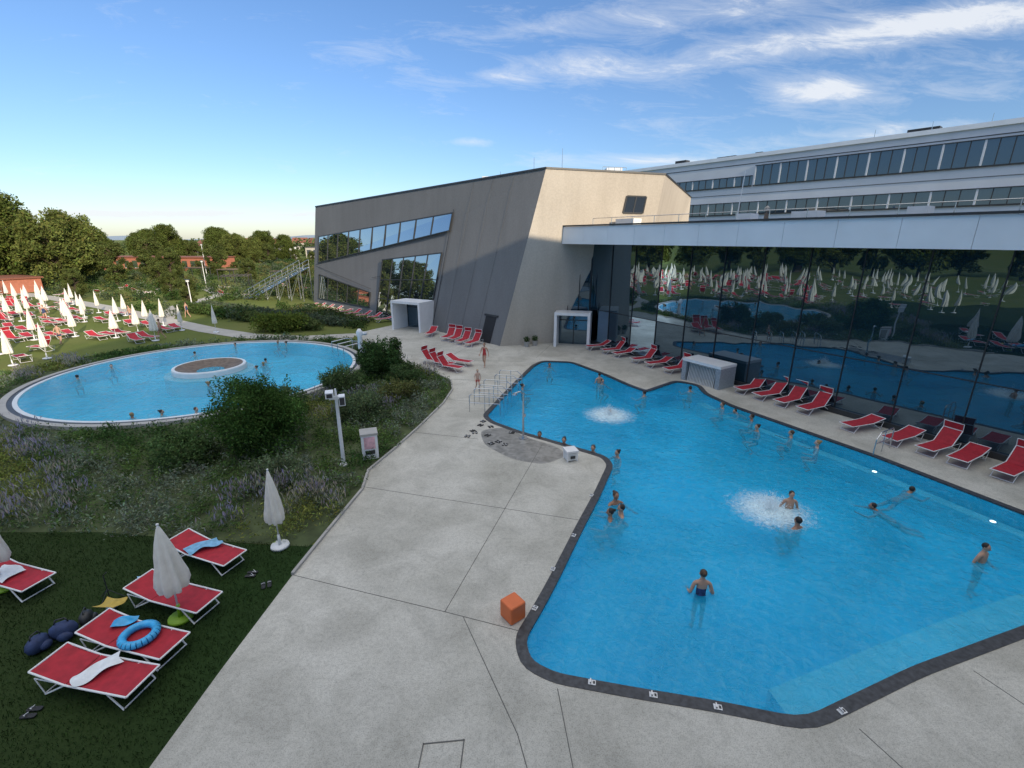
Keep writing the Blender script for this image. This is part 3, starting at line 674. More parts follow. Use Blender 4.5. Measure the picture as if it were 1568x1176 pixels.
for i in range(nst):
    q=S0+dd*((i+.5)/nst); b.box((q.x,q.y,q.z),(.42,1.8,.05),'steel',math.atan2(dh.y,dh.x))
for sgn in(-.95,.95):
    b.tube([S0+pn*sgn,S1+pn*sgn],.12,'steel',6)
    for hgt in(.5,1.05): b.tube([S0+pn*sgn+Vector((0,0,hgt)),S1+pn*sgn+Vector((0,0,hgt))],.045,'steel',6)
    for i in range(11):
        q=S0+dd*(i/10)+pn*sgn; b.cyl(q,q+Vector((0,0,1.05)),.035,.035,'steel',5)
        if i%2==0 and i: b.cyl((q.x,q.y,0),q,.07,.07,'steel',6)
    for i in range(0,8,2):
        q=S0+dd*((i+2)/10)+pn*sgn;q2=S0+dd*((i+4)/10)+pn*sgn; b.cyl((q.x,q.y,0),q2,.05,.05,'steel',5)
b.obj('external_staircase')
def lamp(x,y,h):
    b=MB(); b.cyl((0,0,0),(0,0,h),.07,.045,'white',8); b.cyl((0,0,h),(0,0,h+.25),.18,.22,'white',12); b.cyl((0,0,h+.25),(0,0,h+.3),.3,.3,'dark',12); b.obj('lamp_post',loc=(x,y,0))
lamp(-41.5,61.3,3.2); lamp(-71,112,7); lamp(-55,86,4.5); lamp(-68,60,4.5)
def flatb(name,x,y,w,d,h,rz,wk,rk='roof'):
    e=empty(name,(x,y,0),rz); b=MB(); b.box((0,0,h/2),(w,d,h),wk); b.obj('walls',e)
    b=MB(); b.box((0,0,h+.13),(w+.6,d+.6,.25),rk); b.obj('roof',e)
    b=MB(); nn=max(3,int(w/2.5))
    for i in range(nn):
        xx=-w/2+(i+.5)*w/nn; b.box((xx,-d/2-.03,h*.5),(w/nn*.6,.08,h*.55),'win'); b.box((xx,-d/2-.05,h*.5-.3*h),(w/nn*.66,.14,.08),'white')
    b.obj('windows',e)
flatb('orange_pavilion',-98,138,36,8,3.4,R(-8),'orangewall','terra'); flatb('garden_kiosk',-84,80,9,5,2.2,R(-25),'orangewall','terra')
flatb('distant_block',-101,212,11,8,5,R(-15),'white'); flatb('distant_block',-88,228,14,8,4.5,R(10),'render'); flatb('distant_block',-92,196,8,6,3.5,R(0),'render','terra')
def house(x,y,w,d,h,rz):
    e=empty('distant_house',(x,y,0),rz); b=MB(); b.box((0,0,h/2),(w,d,h),'render'); b.obj('walls',e)
    b=MB(); b.add([(-w/2-.4,-d/2-.5,h),(w/2+.4,-d/2-.5,h),(w/2+.4,d/2+.5,h),(-w/2-.4,d/2+.5,h),(-w/2-.4,0,h+d*.4),(w/2+.4,0,h+d*.4)],[(0,1,5,4),(2,3,4,5),(0,4,3),(1,2,5),(0,3,2,1)],'terra'); b.obj('roof',e)
    b=MB()
    for i in range(4):
        for zz in (1.5,h-1.5): b.box((-w/2+(i+.5)*w/4,-d/2-.03,zz),(1.1,.06,1.3),'win')
    b.obj('windows',e)
for i in range(12): house(-190+i*13+random.uniform(-5,5),330+random.uniform(-30,90),random.uniform(9,14),random.uniform(8,10),random.uniform(4,5.5),R(random.uniform(-30,30)))
for x,y,hh in((-135,420,22),(-118,520,30),(-160,600,34),(-95,430,20)):
    b=MB(); b.cyl((0,0,0),(0,0,hh),.5,.2,'cladding',6); b.box((0,0,hh*.9),(6,.3,.3),'cladding'); b.box((0,0,hh*.75),(8,.3,.3),'cladding'); b.obj('distant_pylon',loc=(x,y,0))
for x,y,a in((-47,82,20),(-57,98,-15),(-36,77,30),(-68,104,0),(-44,93,10)):
    b=MB()
    for sx in(-2,2):
        for sy in(-1.5,1.5): b.cyl((sx,sy,0),(sx,sy,2.5),.07,.07,'dark',6)
    for i in range(7): b.box((-2+i*.666,0,2.55),(.08,3.4,.1),'wood')
    b.box((0,-1.5,2.45),(4.4,.1,.12),'dark'); b.box((0,1.5,2.45),(4.4,.1,.12),'dark'); b.obj('pergola',loc=(x,y,0),rz=R(a))
b=MB(); 
vs=[];m_=60
for i in range(m_+1):
    x=-2600+i*70; vs.append((x,2600,-1)); vs.append((x,2700,14+8*math.sin(i*.35)+5*math.sin(i*.9+1)))
M['hill']=simple('distant_hill',(.22,.28,.35),.9,var=.1,vs=.01)
b.add(vs,[(2*i,2*i+2,2*i+3,2*i+1) for i in range(m_)],'hill'); b.obj('hills')

# ================================================================== VEGETATION
T=[make_tree(15,12,110,26000,.24,(.10,.13,.035),1),make_tree(12,10.5,90,20000,.22,(.13,.155,.045),2),make_tree(10,7,60,12000,.2,(.10,.125,.04),3)]
for x,y,v,s in [(-92,87,0,1.12),(-80,86,1,1.12),(-101,92,0,1.0),(-87,97,1,1.1),(-75,91,2,.8),(-110,84,0,1.1),(-70,99,2,.7),(-106,72,0,1.1),(-102,60,1,1.15),(-96,79,1,.9),(-66,108,2,.75),(-82,110,2,.9)]:
    tree(T[v],'deciduous_tree',(x,y,0),s,random.uniform(0,6))
for i in range(13):
    tree(T[i%3],'deciduous_tree',(-98-random.uniform(0,12),48-i*8.5,0),random.uniform(.9,1.15),random.uniform(0,6))
for i in range(60):
    tree(T[i%3],'deciduous_tree',(-196+i*1.9+random.uniform(-2,2),168+random.uniform(-8,24),0),random.uniform(.62,.9),random.uniform(0,6))
for x,y,s in ((-80,180,.5),(-74,200,.6),(-70,170,.45),(-84,165,.4),(-64,185,.6),(-58,160,.5)): tree(T[2],'deciduous_tree',(x,y,0),s,x)
for i in range(6): tree(T[2],'young_tree',(-108+i*7.6,124+random.uniform(-5,4),0),random.uniform(.24,.36),i)
tree(T[2],'young_tree',(-42.5,62.5,0),.36,1); tree(T[2],'young_tree',(-50,70,0),.4,2); tree(T[2],'young_tree',(-34,74,0),.4,3); tree(T[2],'young_tree',(-60,82,0),.5,4); tree(T[2],'young_tree',(-64,70,0),.45,5); tree(T[2],'young_tree',(-52,95,0),.5,5); tree(T[2],'young_tree',(-45,105,0),.45,1); tree(T[2],'young_tree',(-75,108,0),.5,3)
Cs=[];Ss=[];Ks=[]
for i in range(300):
    x=rng.uniform(-520,260); y=rng.uniform(245,460); r=rng.uniform(4,7); hgt=rng.uniform(5,8.5)
    k=150; Cs.append(shellpts(k,(x,y,hgt*.55),(r,r,hgt*.5))); Ss.append(rng.uniform(.5,1.2,k)); Ks.append(jitter(np.array((.09,.12,.05))*rng.uniform(.7,1.3),k,.2))
place(leaves('distant_treeline',np.concatenate(Cs),np.concatenate(Ss),np.concatenate(Ks)),'distant_treeline')
Cs=[];Ss=[];Ks=[]
pal=[(.045,.085,.025),(.07,.11,.035),(.11,.145,.05),(.10,.13,.08),(.15,.15,.06),(.05,.08,.04)]
def clump(c,rad,k,s,colr,j=.25):
    Cs.append(shellpts(k,c,rad)); Ss.append(rng.uniform(s*.6,s*1.4,k)); Ks.append(jitter(colr,k,j))
for i in range(980):
    x=rng.uniform(-105,-20);y=rng.uniform(48,175)
    if side(x,y)<1.5: continue
    if x>-28.5 and y>47: continue
    if abs(x+46)<1.2 and y>60: continue
    if -40<x<-28 and 62<y<68: continue
    r=rng.uniform(.5,1.6); hh=rng.uniform(.6,1.9); r*=1+max(0,(y-110))*.012
    clump((x,y,hh*.45),(r,r,hh*.6),int(130*r),.14+max(0,y-110)*.002,np.array(pal[rng.integers(6)])*rng.uniform(.8,1.2))
for t in np.linspace(0,1,60):
    x=-41+22*t;y=58.5-13.5*t+rng.uniform(-.4,.4); clump((x,y,.5),(.8,.8,.6),240,.11,pal[1] if t<.5 else pal[2])
    clump((x+1.5,y+2.5,.4),(1,1,.5),160,.12,pal[3])
for i in range(10): clump((-22.5+rng.uniform(-1.5,2.5),45+rng.uniform(-.8,.8),.8),(1,1,.9),300,.12,(.13,.17,.035))
for i in range(130):
    x=rng.uniform(-27,-13);  y=42+ (-13-x)*.95+rng.uniform(1.5,7)
    if side(x,y)<1.5: continue
    if y> 66.6-(x+27.9)*1.06-3.5: continue
    clump((x,y,.25),(rng.uniform(.5,1.2),)*2+(.4,),110,.1,np.array(pal[rng.integers(6)])*rng.uniform(.7,1.1))
place(leaves('garden_shrubs',np.concatenate(Cs),np.concatenate(Ss),np.concatenate(Ks)),'garden_shrubs')
BED=[(-26,13),(-16,12.3),(-12.4,12.3),(-9.2,11.95),(-5.95,11.8),(-5.75,12.3),(-5.5,14.8),(-5.7,16.2),(-5.2,18),(-4.6,20.5),(-3.9,23.9),(-3.7,26.3),(-4.0,28.0),(-5.4,29.9),(-7.5,31.6),(-9.2,33.8),(-11,36),(-14,40),(-20,41.5),(-30,38),(-34,30),(-34,20)]
Cs=[];Ss=[];Ks=[]; Cu=[];Su=[];Ku=[]
X=rng.uniform(-34,-3.5,6800);Y=rng.uniform(11.8,41.5,6800)
ok=inpoly(X,Y,BED)&((X+20)**2+(Y-30)**2>10.2**2)
X=X[ok];Y=Y[ok]
for x,y in zip(X,Y):
    f=math.sin(x*.55+1.7*math.sin(y*.4))+math.sin(y*.62+x*.21+2)+rng.normal(0,.22)
    r=rng.uniform(.22,.5); hh=rng.uniform(.2,.58)
    if y>28 and x<-28: hh*=.5
    sz=.035+.0012*y
    if f<-1.1: colr=(.065,.125,.038)
    elif f<-.4: colr=(.115,.185,.055)
    elif f<.2: colr=(.20,.24,.17)
    elif f<.8: colr=(.095,.16,.05)
    elif f<1.2:
        colr=(.15,.185,.12); k=34
        pts=np.array([x,y,0])+np.c_[rng.normal(0,r*.5,k),rng.normal(0,r*.5,k),rng.uniform(hh*.8,hh+.4,k)]
        Cu.append(pts);Su.append(rng.uniform(.06,.12,k));Ku.append(jitter((.33,.30,.38) if rng.random()<.5 else (.38,.35,.27),k,.2))
    else: colr=(.22,.255,.07)
    k=int(56 if y<22 else 38)
    Cs.append(shellpts(k,(x,y,hh*.4),(r,r,hh*.75))); Ss.append(rng.uniform(sz*.6,sz*1.5,k)); Ks.append(jitter(np.array(colr)*rng.uniform(.75,1.25),k,.25))
place(leaves('flowerbed_plants',np.concatenate(Cs),np.concatenate(Ss),np.concatenate(Ks),aspect=.35),'flowerbed_plants')
place(leaves('ornamental_grass',np.concatenate(Cu),np.concatenate(Su),np.concatenate(Ku),up=1.5,aspect=.18),'ornamental_grass')
def bush(x,y,w,h,base,nl,ls,name='shrub'):
    Cs=[];Ss=[];Ks=[]; nb=40
    for i in range(nb):
        a=rng.uniform(0,6.28);rr=w*.5*math.sqrt(rng.random())*.78; z=rng.uniform(.12,.86)*h*(1-.3*(rr/(w*.5))**2)
        k=nl//nb; br=w*rng.uniform(.11,.17); Cs.append(shellpts(k,(rr*math.cos(a),rr*math.sin(a),z),(br,br,br*.95))); Ss.append(rng.uniform(ls*.6,ls*1.3,k)); Ks.append(jitter(np.array(base)*rng.uniform(.65,1.35),k,.25))
    for i in range(16):
        a=rng.uniform(0,6.28);rr=w*.4*rng.random(); k=14; z0=h*rng.uniform(.7,.88)
        t=np.linspace(0,1,k)[:,None]; d=np.array([[math.cos(a)*.15,math.sin(a)*.15,.3]]); Cs.append(np.array([rr*math.cos(a),rr*math.sin(a),z0])+t*d+rng.normal(0,.03,(k,3))); Ss.append(np.full(k,ls)); Ks.append(jitter(np.array(base)*1.3,k,.2))
    e=empty(name,(x,y,0)); place(leaves('foliage',np.concatenate(Cs),np.concatenate(Ss),np.concatenate(Ks)),'foliage',parent=e)
    b=MB()
    for i in range(7):
        a=i*.9; b.cyl((0,0,0),(w*.3*math.cos(a),w*.3*math.sin(a),h*.7),.035,.01,'trunk',6)
    b.obj('stems',e)
bush(-10.7,18.3,4.3,3.2,(.07,.135,.035),28000,.055); bush(-8.3,29.3,3.4,2.6,(.055,.105,.035),15000,.065); bush(-9.9,26.2,2.8,1.3,(.10,.15,.06),7000,.06); bush(-6.6,27.5,2.6,1.2,(.08,.13,.05),7000,.06)
bush(-13.0,16.8,2.8,1.2,(.085,.14,.05),7500,.055); bush(-7.4,21.5,2.8,1.4,(.12,.165,.08),7500,.055); bush(-8.6,15.4,2.2,.9,(.14,.185,.10),5500,.05); bush(-22,44.6,2.6,1.8,(.13,.17,.035),6500,.09); bush(-6.2,24.6,2.4,1.0,(.15,.165,.06),5000,.055); bush(-11.5,22.2,3.0,1.3,(.10,.15,.06),7000,.06)
nb_=60000; X=rng.uniform(-20,-5.9,nb_);Y=rng.uniform(4.5,12.2,nb_); ok=inpoly(X,Y,[(-20,4),(-6.15,4),(-6.05,7.6),(-5.85,10.4),(-5.75,11.6),(-9.2,12),(-20,12.6)]); X=X[ok];Y=Y[ok]
kk=len(X); tone=.8+.4*np.sin(X*1.3+np.sin(Y*1.9))*np.sin(Y*1.1+.5)
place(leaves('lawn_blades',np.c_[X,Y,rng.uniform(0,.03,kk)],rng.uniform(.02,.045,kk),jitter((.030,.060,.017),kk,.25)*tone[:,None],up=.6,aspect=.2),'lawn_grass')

# ================================================================== PEOPLE
SK=[simple('skin_light',(.50,.30,.21),.5,var=.06),simple('skin_tan',(.36,.19,.12),.5,var=.06),simple('skin_pale',(.58,.38,.29),.5,var=.05)]
HR=[simple('hair_dark',(.02,.014,.01),.6),simple('hair_brown',(.07,.04,.02),.6),simple('hair_blond',(.30,.2,.09),.6)]
SU=[simple('swimsuit_navy',(.03,.05,.14),.7,var=.6,vs=20),simple('swimsuit_black',(.02,.02,.025),.7),simple('swimsuit_red',(.45,.04,.04),.7),simple('swimsuit_teal',(.03,.2,.25),.7,var=.4,vs=18)]
EYE=simple('eye_dark',(.02,.02,.02),.3); LIP=simple('lips',(.4,.13,.11),.5)
def pose(kind):
    J={'pel':(0,0,.95),'bel':(0,0,1.08),'che':(0,.01,1.28),'nb':(0,-.01,1.45),'nk':(0,0,1.52)}
    J['hd']=(0,.015,1.64)
    for s,n in((-1,'l'),(1,'r')):
        J[n+'sh']=(s*.175,0,1.41);J[n+'el']=(s*.24,-.02,1.14);J[n+'wr']=(s*.25,.08,.90);J[n+'pa']=(s*.25,.11,.83)
        J[n+'hi']=(s*.09,0,.90);J[n+'kn']=(s*.10,.02,.50);J[n+'an']=(s*.10,-.02,.09);J[n+'to']=(s*.12,.14,.03)
    if kind=='stand':
        for s,n in((-1,'l'),(1,'r')): J[n+'el']=(s*.27,-.05,1.15);J[n+'wr']=(s*.27,.15,1.06);J[n+'pa']=(s*.26,.22,1.05)
    if kind=='walk':
        J['lkn']=(-.1,.16,.52);J['lan']=(-.1,.2,.09);J['lto']=(-.11,.36,.05);J['rkn']=(.1,.0,.5);J['ran']=(.1,-.28,.14);J['rto']=(.11,-.16,.03)
        J['lwr']=(-.27,-.12,.92);J['lpa']=(-.27,-.12,.85);J['lel']=(-.25,-.1,1.15);J['rel']=(.25,.03,1.14);J['rwr']=(.26,.24,.98);J['rpa']=(.26,.29,.93)
    if kind=='crouch':
        for k in list(J):
            if k[1:] not in('kn','an','to'): x,y,z=J[k]; J[k]=(x,y-.16,z-.45)
        for s,n in((-1,'l'),(1,'r')): J[n+'kn']=(s*.17,.27,.46);J[n+'an']=(s*.12,-.05,.09);J[n+'to']=(s*.15,.12,.03); J[n+'el']=(s*.34,.0,.80);J[n+'wr']=(s*.36,.24,.84);J[n+'pa']=(s*.36,.31,.85)
    if kind=='swim':
        J={'pel':(0,-.50,-.30),'bel':(0,-.37,-.24),'che':(0,-.17,-.15),'nb':(0,0,-.06),'nk':(0,.04,-.01),'hd':(0,.10,.09)}
        for s,n in((-1,'l'),(1,'r')):
            J[n+'sh']=(s*.18,-.02,-.10);J[n+'el']=(s*.36,.2,-.17);J[n+'wr']=(s*.28,.42,-.15);J[n+'pa']=(s*.26,.49,-.14)
            J[n+'hi']=(s*.09,-.55,-.33);J[n+'kn']=(s*.16,-.90,-.50);J[n+'an']=(s*.12,-1.27,-.52);J[n+'to']=(s*.14,-1.40,-.60)
    return J
RAD={'pel':(.15,.11),'bel':(.125,.095),'che':(.155,.11),'nb':(.08,.065),'nk':(.052,.055),'hd':(.07,.085),'sh':(.058,.058),'el':(.04,.04),'wr':(.027,.025),'pa':(.036,.018),'hi':(.088,.09),'kn':(.058,.06),'an':(.038,.038),'to':(.04,.025)}
ED=[('pel','bel'),('bel','che'),('che','nb'),('nb','nk'),('nk','hd')]
for n_ in 'lr': ED+=[('nb',n_+'sh'),(n_+'sh',n_+'el'),(n_+'el',n_+'wr'),(n_+'wr',n_+'pa'),('pel',n_+'hi'),(n_+'hi',n_+'kn'),(n_+'kn',n_+'an'),(n_+'an',n_+'to')]
def person_mesh(kind,sex,skin,hair,suit,slim=1.0):
    J=pose(kind); V=[];Rr=[];idx={}
    for k,p in J.items():
        idx[k]=len(V);V.append(p); r=RAD[k] if k in RAD else RAD[k[1:]]
        w=(.93 if sex=='f' else 1)*slim; Rr.append((r[0]*w,r[1]*w))
    E=[(idx[a],idx[b]) for a,b in ED]
    for n_,s in(('l',-1),('r',1)):
        pa=Vector(J[n_+'pa']);wr=Vector(J[n_+'wr']);d=(pa-wr).normalized(); sd=d.cross(Vector((0,0,1)))
        if sd.length<.2: sd=Vector((0,1,0))
        sd.normalize(); nn=d.cross(sd).normalized()
        for i,L in enumerate((.060,.075,.08,.07)):
            b0=pa+sd*((i-1.5)*.022)+d*.03; m1=b0+d*L*.5; t1=m1+(d*.8-nn*.5).normalized()*L*.5
            k=len(V); V+= [tuple(b0),tuple(m1),tuple(t1)]; Rr+=[(.010,.010),(.009,.009),(.008,.008)]; E+=[(idx[n_+'pa'],k),(k,k+1),(k+1,k+2)]
        b0=wr+d*.03+sd*.03;t1=b0+(d+sd*.8).normalized()*.05; k=len(V); V+=[tuple(b0),tuple(t1)];Rr+=[(.012,.012),(.009,.009)];E+=[(idx[n_+'wr'],k),(k,k+1)]
    me=bpy.data.meshes.new('b'); me.from_pydata(V,E,[]); ob_=bpy.data.objects.new('b',me); COL.objects.link(ob_)
    ob_.modifiers.new('s','SKIN'); 
    for i,r in enumerate(Rr): me.skin_vertices[0].data[i].radius=r
    for i in range(len(V)): me.skin_vertices[0].data[i].use_root=(i==idx['pel'])
    sb=ob_.modifiers.new('u','SUBSURF'); sb.levels=1
    dg=bpy.context.evaluated_depsgraph_get(); m2=bpy.data.meshes.new_from_object(ob_.evaluated_get(dg)); bpy.data.objects.remove(ob_)
    m2.materials.clear()
    for q in (SK[skin],SU[suit],HR[hair],EYE,LIP): m2.materials.append(q)
    segs=[(a,b,Vector(J[a]),Vector(J[b])) for a,b in ED]
    for f in m2.polygons:
        f.use_smooth=True; best=9;bt=None
        for a,b,pa,pb in segs:
            d=pb-pa;t=max(0,min(1,(f.center-pa).dot(d)/d.length_squared)); ds=(f.center-(pa+d*t)).length
            if ds<best: best=ds;bt=(a,b,t)
        a,b,t=bt; su=False
        if b[1:]=='hi': su=True
        if b[1:]=='kn' and t<(.45 if sex=='m' else .1): su=True
        if a=='pel': su= True if sex=='f' else t<.3
        if sex=='f' and (a=='bel' or (a=='che' and t<.35)): su=True
        f.material_index=1 if su else 0
    import bmesh
    bm=bmesh.new(); bm.from_mesh(m2); H=Vector(J['hd'])
    def blob(c,sz,mi,sub=2,cut=None):
        r=bmesh.ops.create_icosphere(bm,subdivisions=sub,radius=1); vs=r['verts']
        for v in vs: v.co=Vector((v.co.x*sz[0],v.co.y*sz[1],v.co.z*sz[2]))+H+Vector(c)
        for f in {f for v in vs for f in v.link_faces}: f.material_index=mi; f.smooth=True
    blob((0,0,.02),(.078,.095,.115),0)
    blob((0,-.022,.05),(.087,.095,.098),2)
    if sex=='f': blob((0,-.11,.09),(.045,.045,.045),2)
    blob((0,.10,.0),(.013,.022,.02),0,1)
    for s in(-1,1): blob((s*.082,0,.01),(.012,.022,.032),0,1); blob((s*.032,.083,.025),(.013,.008,.008),3,1)
    blob((0,.083,-.04),(.025,.01,.008),4,1)
    bm.to_mesh(m2); bm.free(); m2.name='person_'+kind
    return m2
PM={}
def person(name,x,y,z,heading,kind,sex='m',skin=0,hair=0,suit=0,s=1.0):
    k=(kind,sex,skin,hair,suit)
    if k not in PM: PM[k]=person_mesh(*k)
    return place(PM[k],name,(x,y,z),R(heading),scale=s)
F=dep+.005
person('standing_woman',4.75,9.75,F+.02,-5,'stand','f',0,1,0,1.04)
person('standing_man',9.2,13.7,F,170,'stand','m',0,0,1); person('standing_man',8.75,12.75,F,20,'crouch','m',1,0,1,1.15)
person('swimmer',12.0,13.6,WL,60,'swim','m',1,0,1); person('swimmer',14.0,14.7,WL,-80,'swim','m',1,0,0)
person('standing_man',13.0,11.0,F,200,'stand','m',0,0,1,.97)
person('standing_woman',2.95,13.1,F,80,'crouch','f',1,0,2,1.15); person('standing_man',3.35,13.3,F,90,'crouch','m',0,0,1,1.15); person('standing_woman',3.55,13.8,F,200,'crouch','f',1,1,1,1.2)
for x,y,hd_,kd,sx,sk,hr,su in [(1.2,19.2,170,'crouch','m',1,0,1),(2.2,18.6,160,'crouch','f',0,0,0),(3.3,17.8,150,'crouch','m',0,1,1),(4.15,17.4,120,'crouch','f',0,0,2),(5.4,27.9,10,'stand','m',0,0,1),(5.6,27.4,200,'crouch','f',0,1,1),(7.4,25.4,30,'crouch','m',0,0,1),(2.6,31.3,180,'crouch','m',1,0,1),(.8,26.6,-90,'crouch','f',0,0,0),(10.9,23.3,90,'crouch','m',0,1,1),(11.6,21.6,70,'crouch','m',1,0,1),(11.2,20.2,100,'crouch','f',0,0,0),(10.4,26.3,0,'crouch','m',0,0,1),(12.4,19.6,60,'crouch','m',0,1,1),(12.9,18.5,70,'crouch','f',2,2,2)]:
    person('bather',x,y,F,hd_,kd,sx,sk,hr,su,1.12 if kd=='crouch' else 1)
person('swimmer',5.0,22.7,WL,190,'swim','m',0,0,1); person('swimmer',11.5,22.6,WL,100,'swim','m',0,0,1)
for i,(x,y) in enumerate([(-27.3,28.3),(-27,30.6),(-18.6,21.7),(-17.3,22),(-15.8,22.3),(-18,26.9),(-22.7,37.5),(-17.3,30.4),(-17.2,31.6),(-18.9,38.2),(-24,34.7),(-19.6,38.4),(-17.6,32.6)]):
    person('bather',x,y,-.99,random.uniform(0,360),'crouch','mf'[i%2],[0,2,1][i%3],i%3,[1,0,2][i%3],1.03)
person('walking_woman',-1.9,31.5,0,160,'walk','f',0,1,2,.95); person('walking_child',-2.0,26.2,0,200,'walk','m',2,2,2,.72)
person('walking_man',-31,41,0,100,'walk','m',0,0,1)
for i in range(8): person('sunbather',-36-random.uniform(0,30),34+random.uniform(0,20),0,random.uniform(0,360),'walk','mf'[i%2],0,i%2,0)
# ================================================================== SPLASHES
def foammat():
    m,nt,o=newmat('water_foam'); tc=N(nt,'ShaderNodeTexCoord'); P=tc.outputs['Object']
    nz=noise(nt,4,7,P,1.6,.72); ln=N(nt,'ShaderNodeVectorMath',operation='LENGTH'); nt.links.new(P,ln.inputs[0])
    mr=N(nt,'ShaderNodeMapRange'); nt.links.new(ln.outputs['Value'],mr.inputs[0]); mr.inputs[1].default_value=.1; mr.inputs[2].default_value=1.9; mr.inputs[3].default_value=.5; mr.inputs[4].default_value=-.35
    ad=N(nt,'ShaderNodeMath',operation='ADD'); nt.links.new(nz.outputs[0],ad.inputs[0]); nt.links.new(mr.outputs[0],ad.inputs[1])
    r=ramp(nt,ad.outputs[0],[(.42,0.0),(.9,.9)])
    d=N(nt,'ShaderNodeBsdfDiffuse'); d.inputs[0].default_value=(.72,.9,.96,1); t=N(nt,'ShaderNodeBsdfTransparent')
    mx=N(nt,'ShaderNodeMixShader'); nt.links.new(r.outputs[0],mx.inputs[0]); nt.links.new(t.outputs[0],mx.inputs[1]); nt.links.new(d.outputs[0],mx.inputs[2]); nt.links.new(mx.outputs[0],o.inputs[0]); return m
M['foam']=foammat(); M['drop']=simple('water_drops',(.85,.93,.97),.2,var=.02)
def splash(x,y,r,hh,nd):
    b=MB(); 
    b.prism(circle((0,0),1.8*r,48),None,WL+.012,'foam')
    for i in range(nd):
        a=rng.uniform(0,6.28);q=abs(rng.normal(0,.4))*r; z=WL+abs(rng.normal(0,1))*hh*max(.08,1-q/r); s=rng.uniform(.005,.018)
        c=Vector((q*math.cos(a),q*math.sin(a),z)); u_=[Vector(v)*s for v in((1,0,-.6),(-.5,.87,-.6),(-.5,-.87,-.6),(0,0,1.4))]
        b.add([c+w_ for w_ in u_],[(0,1,2),(0,1,3),(1,2,3),(2,0,3)],'drop')
    o=b.obj('water_splash',loc=(x,y,0))
splash(4.9,22.3,1.0,.28,1500); splash(8.5,13.6,1.1,.26,1900)

# ================================================================== WORLD / LIGHT / CAMERA
HEAD=145;EL=20
W=bpy.data.worlds.new('World'); SC.world=W; W.use_nodes=True; nt=W.node_tree; nt.nodes.clear()
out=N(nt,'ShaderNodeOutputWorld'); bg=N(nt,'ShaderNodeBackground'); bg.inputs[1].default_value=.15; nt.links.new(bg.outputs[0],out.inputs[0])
sky=N(nt,'ShaderNodeTexSky',sky_type='NISHITA'); sky.sun_disc=False; sky.sun_elevation=R(EL); sky.sun_rotation=R(HEAD); sky.altitude=100; sky.air_density=1.0; sky.dust_density=.5; sky.ozone_density=2.0
tc=N(nt,'ShaderNodeTexCoord'); sx=N(nt,'ShaderNodeSeparateXYZ'); nt.links.new(tc.outputs['Generated'],sx.inputs[0])
def mth(op,a,b=None,clamp=False):
    n=N(nt,'ShaderNodeMath',operation=op,use_clamp=clamp)
    for i,v in enumerate((a,b)):
        if v is None: continue
        if isinstance(v,(int,float)): n.inputs[i].default_value=v
        else: nt.links.new(v,n.inputs[i])
    return n.outputs[0]
X_,Y_,Z_=sx.outputs
tint=ramp(nt,Z_,[(0.0,(.82,.87,1.06)),(.12,(.74,.87,1.08)),(.45,(.72,.91,1.15)),(.8,(1.0,1.3,1.6))])  # overhead stop brightened for more fill from the unseen zenith
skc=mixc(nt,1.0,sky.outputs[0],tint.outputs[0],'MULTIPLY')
yy=mth('MAXIMUM',Y_,.02); A_=mth('DIVIDE',X_,yy); E_=mth('DIVIDE',Z_,yy)
def bank(a0,e0,wa,we,k,slope=0.0):
    da=mth('SUBTRACT',A_,a0); de=mth('SUBTRACT',mth('SUBTRACT',E_,e0),mth('MULTIPLY',da,slope))
    q=mth('ADD',mth('POWER',mth('DIVIDE',mth('ABSOLUTE',da),wa),2.0),mth('POWER',mth('DIVIDE',mth('ABSOLUTE',de),we),2.0))
    return mth('MULTIPLY',mth('EXPONENT',mth('MULTIPLY',q,-1.0)),k)
S_=None
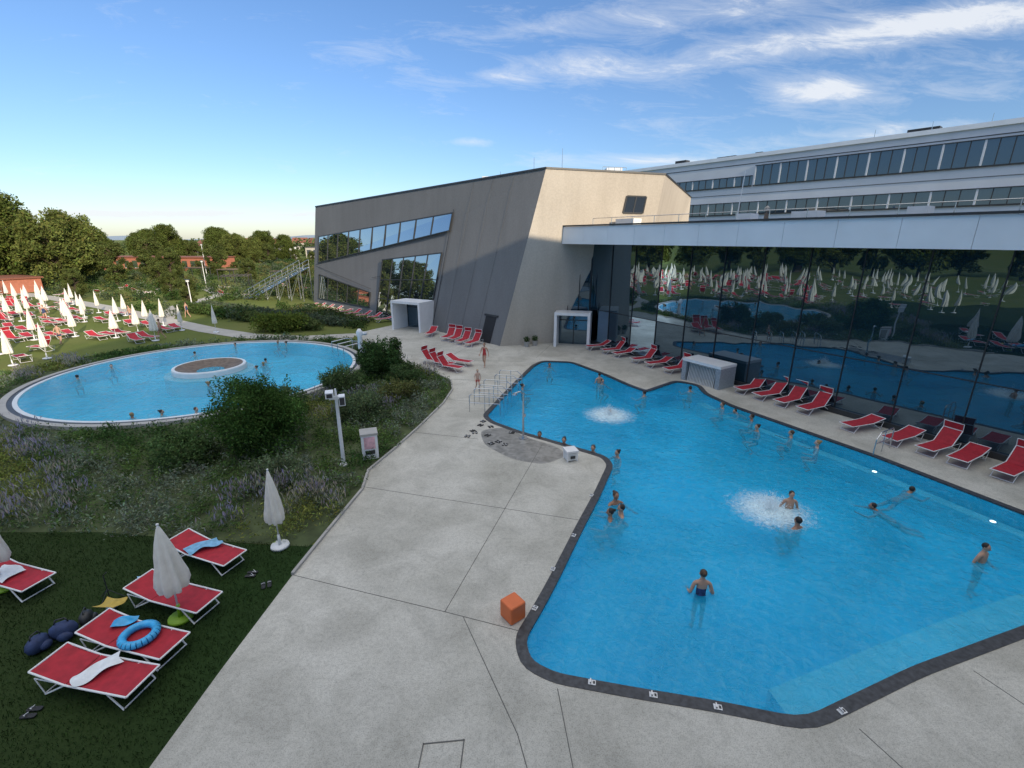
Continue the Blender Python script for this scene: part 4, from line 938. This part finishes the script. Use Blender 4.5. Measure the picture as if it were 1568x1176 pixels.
for args in [(.568,.262,.10,.024,.46),(.60,.35,.34,.026,.34,.12),(.88,.385,.26,.035,.34,.12),(.09,.30,.12,.02,.28),(-.035,.285,.07,.014,.28,-.05),(.28,.21,.08,.016,.24),(.27,.142,.24,.014,.46,-.02),(.68,.19,.30,.018,.30,.08),(-.9,.05,.5,.012,.38),(-.087,.177,.05,.008,.33),(.12,.38,.25,.03,.24,.1),(-.2,.30,.14,.035,.17,-.4),(-.5,.045,.5,.009,.3),(.45,.40,.3,.03,.26,.15),(.3,.30,.2,.05,.14,.1),(.8,.28,.3,.05,.16,.1)]:
    v_=bank(*args); S_=v_ if S_ is None else mth('ADD',S_,v_)
cx=N(nt,'ShaderNodeCombineXYZ'); nt.links.new(mth('ADD',A_,mth('MULTIPLY',E_,1.2)),cx.inputs[0]); nt.links.new(mth('MULTIPLY',E_,4.2),cx.inputs[1])
n1=noise(nt,6.0,12,cx.outputs[0],.6,.72)
m1=mth('ADD',n1.outputs[0],S_)
cr=ramp(nt,m1,[(.58,0.0),(.82,.30),(1.0,.85)])
front=mth('MULTIPLY',Y_,6.0,True)
dens=mth('MULTIPLY',cr.outputs[0],front)
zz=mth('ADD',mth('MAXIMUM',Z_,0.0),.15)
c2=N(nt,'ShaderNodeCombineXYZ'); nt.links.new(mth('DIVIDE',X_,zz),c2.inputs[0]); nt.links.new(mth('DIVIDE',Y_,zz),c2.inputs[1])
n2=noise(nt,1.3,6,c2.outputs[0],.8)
fill_veil=mth('MULTIPLY',ramp(nt,Z_,[(.55,0.0),(.80,1.0)]).outputs[0],ramp(nt,n2.outputs[0],[(.25,.55),(.6,1.0)]).outputs[0])  # bright overhead cloud, added out of view to lift the fill light
mc=mixc(nt,dens,skc,(6.0,6.2,6.5)); mc=mixc(nt,fill_veil,mc,(9.5,9.3,8.9)); nt.links.new(mc,bg.inputs[0])
sl=bpy.data.lights.new('sun','SUN'); sl.energy=5.0; sl.angle=R(.5); sl.color=(1,.84,.62); so=bpy.data.objects.new('sun',sl); COL.objects.link(so)
sd=Vector((math.sin(R(HEAD))*math.cos(R(EL)),math.cos(R(HEAD))*math.cos(R(EL)),math.sin(R(EL)))); so.rotation_euler=(-sd).to_track_quat('-Z','Y').to_euler(); so.location=(0,-40,60)
cam=bpy.data.cameras.new('camera'); cam.sensor_width=36; cam.lens=36*720/1568; cam.clip_end=6000; cam.clip_start=.05
co=bpy.data.objects.new('camera',cam); COL.objects.link(co); co.location=(0,0,8.5); co.rotation_euler=(R(90-17.2),0,0); SC.camera=co
SC.view_settings.view_transform='Standard'; SC.view_settings.look='None'; SC.view_settings.exposure=0
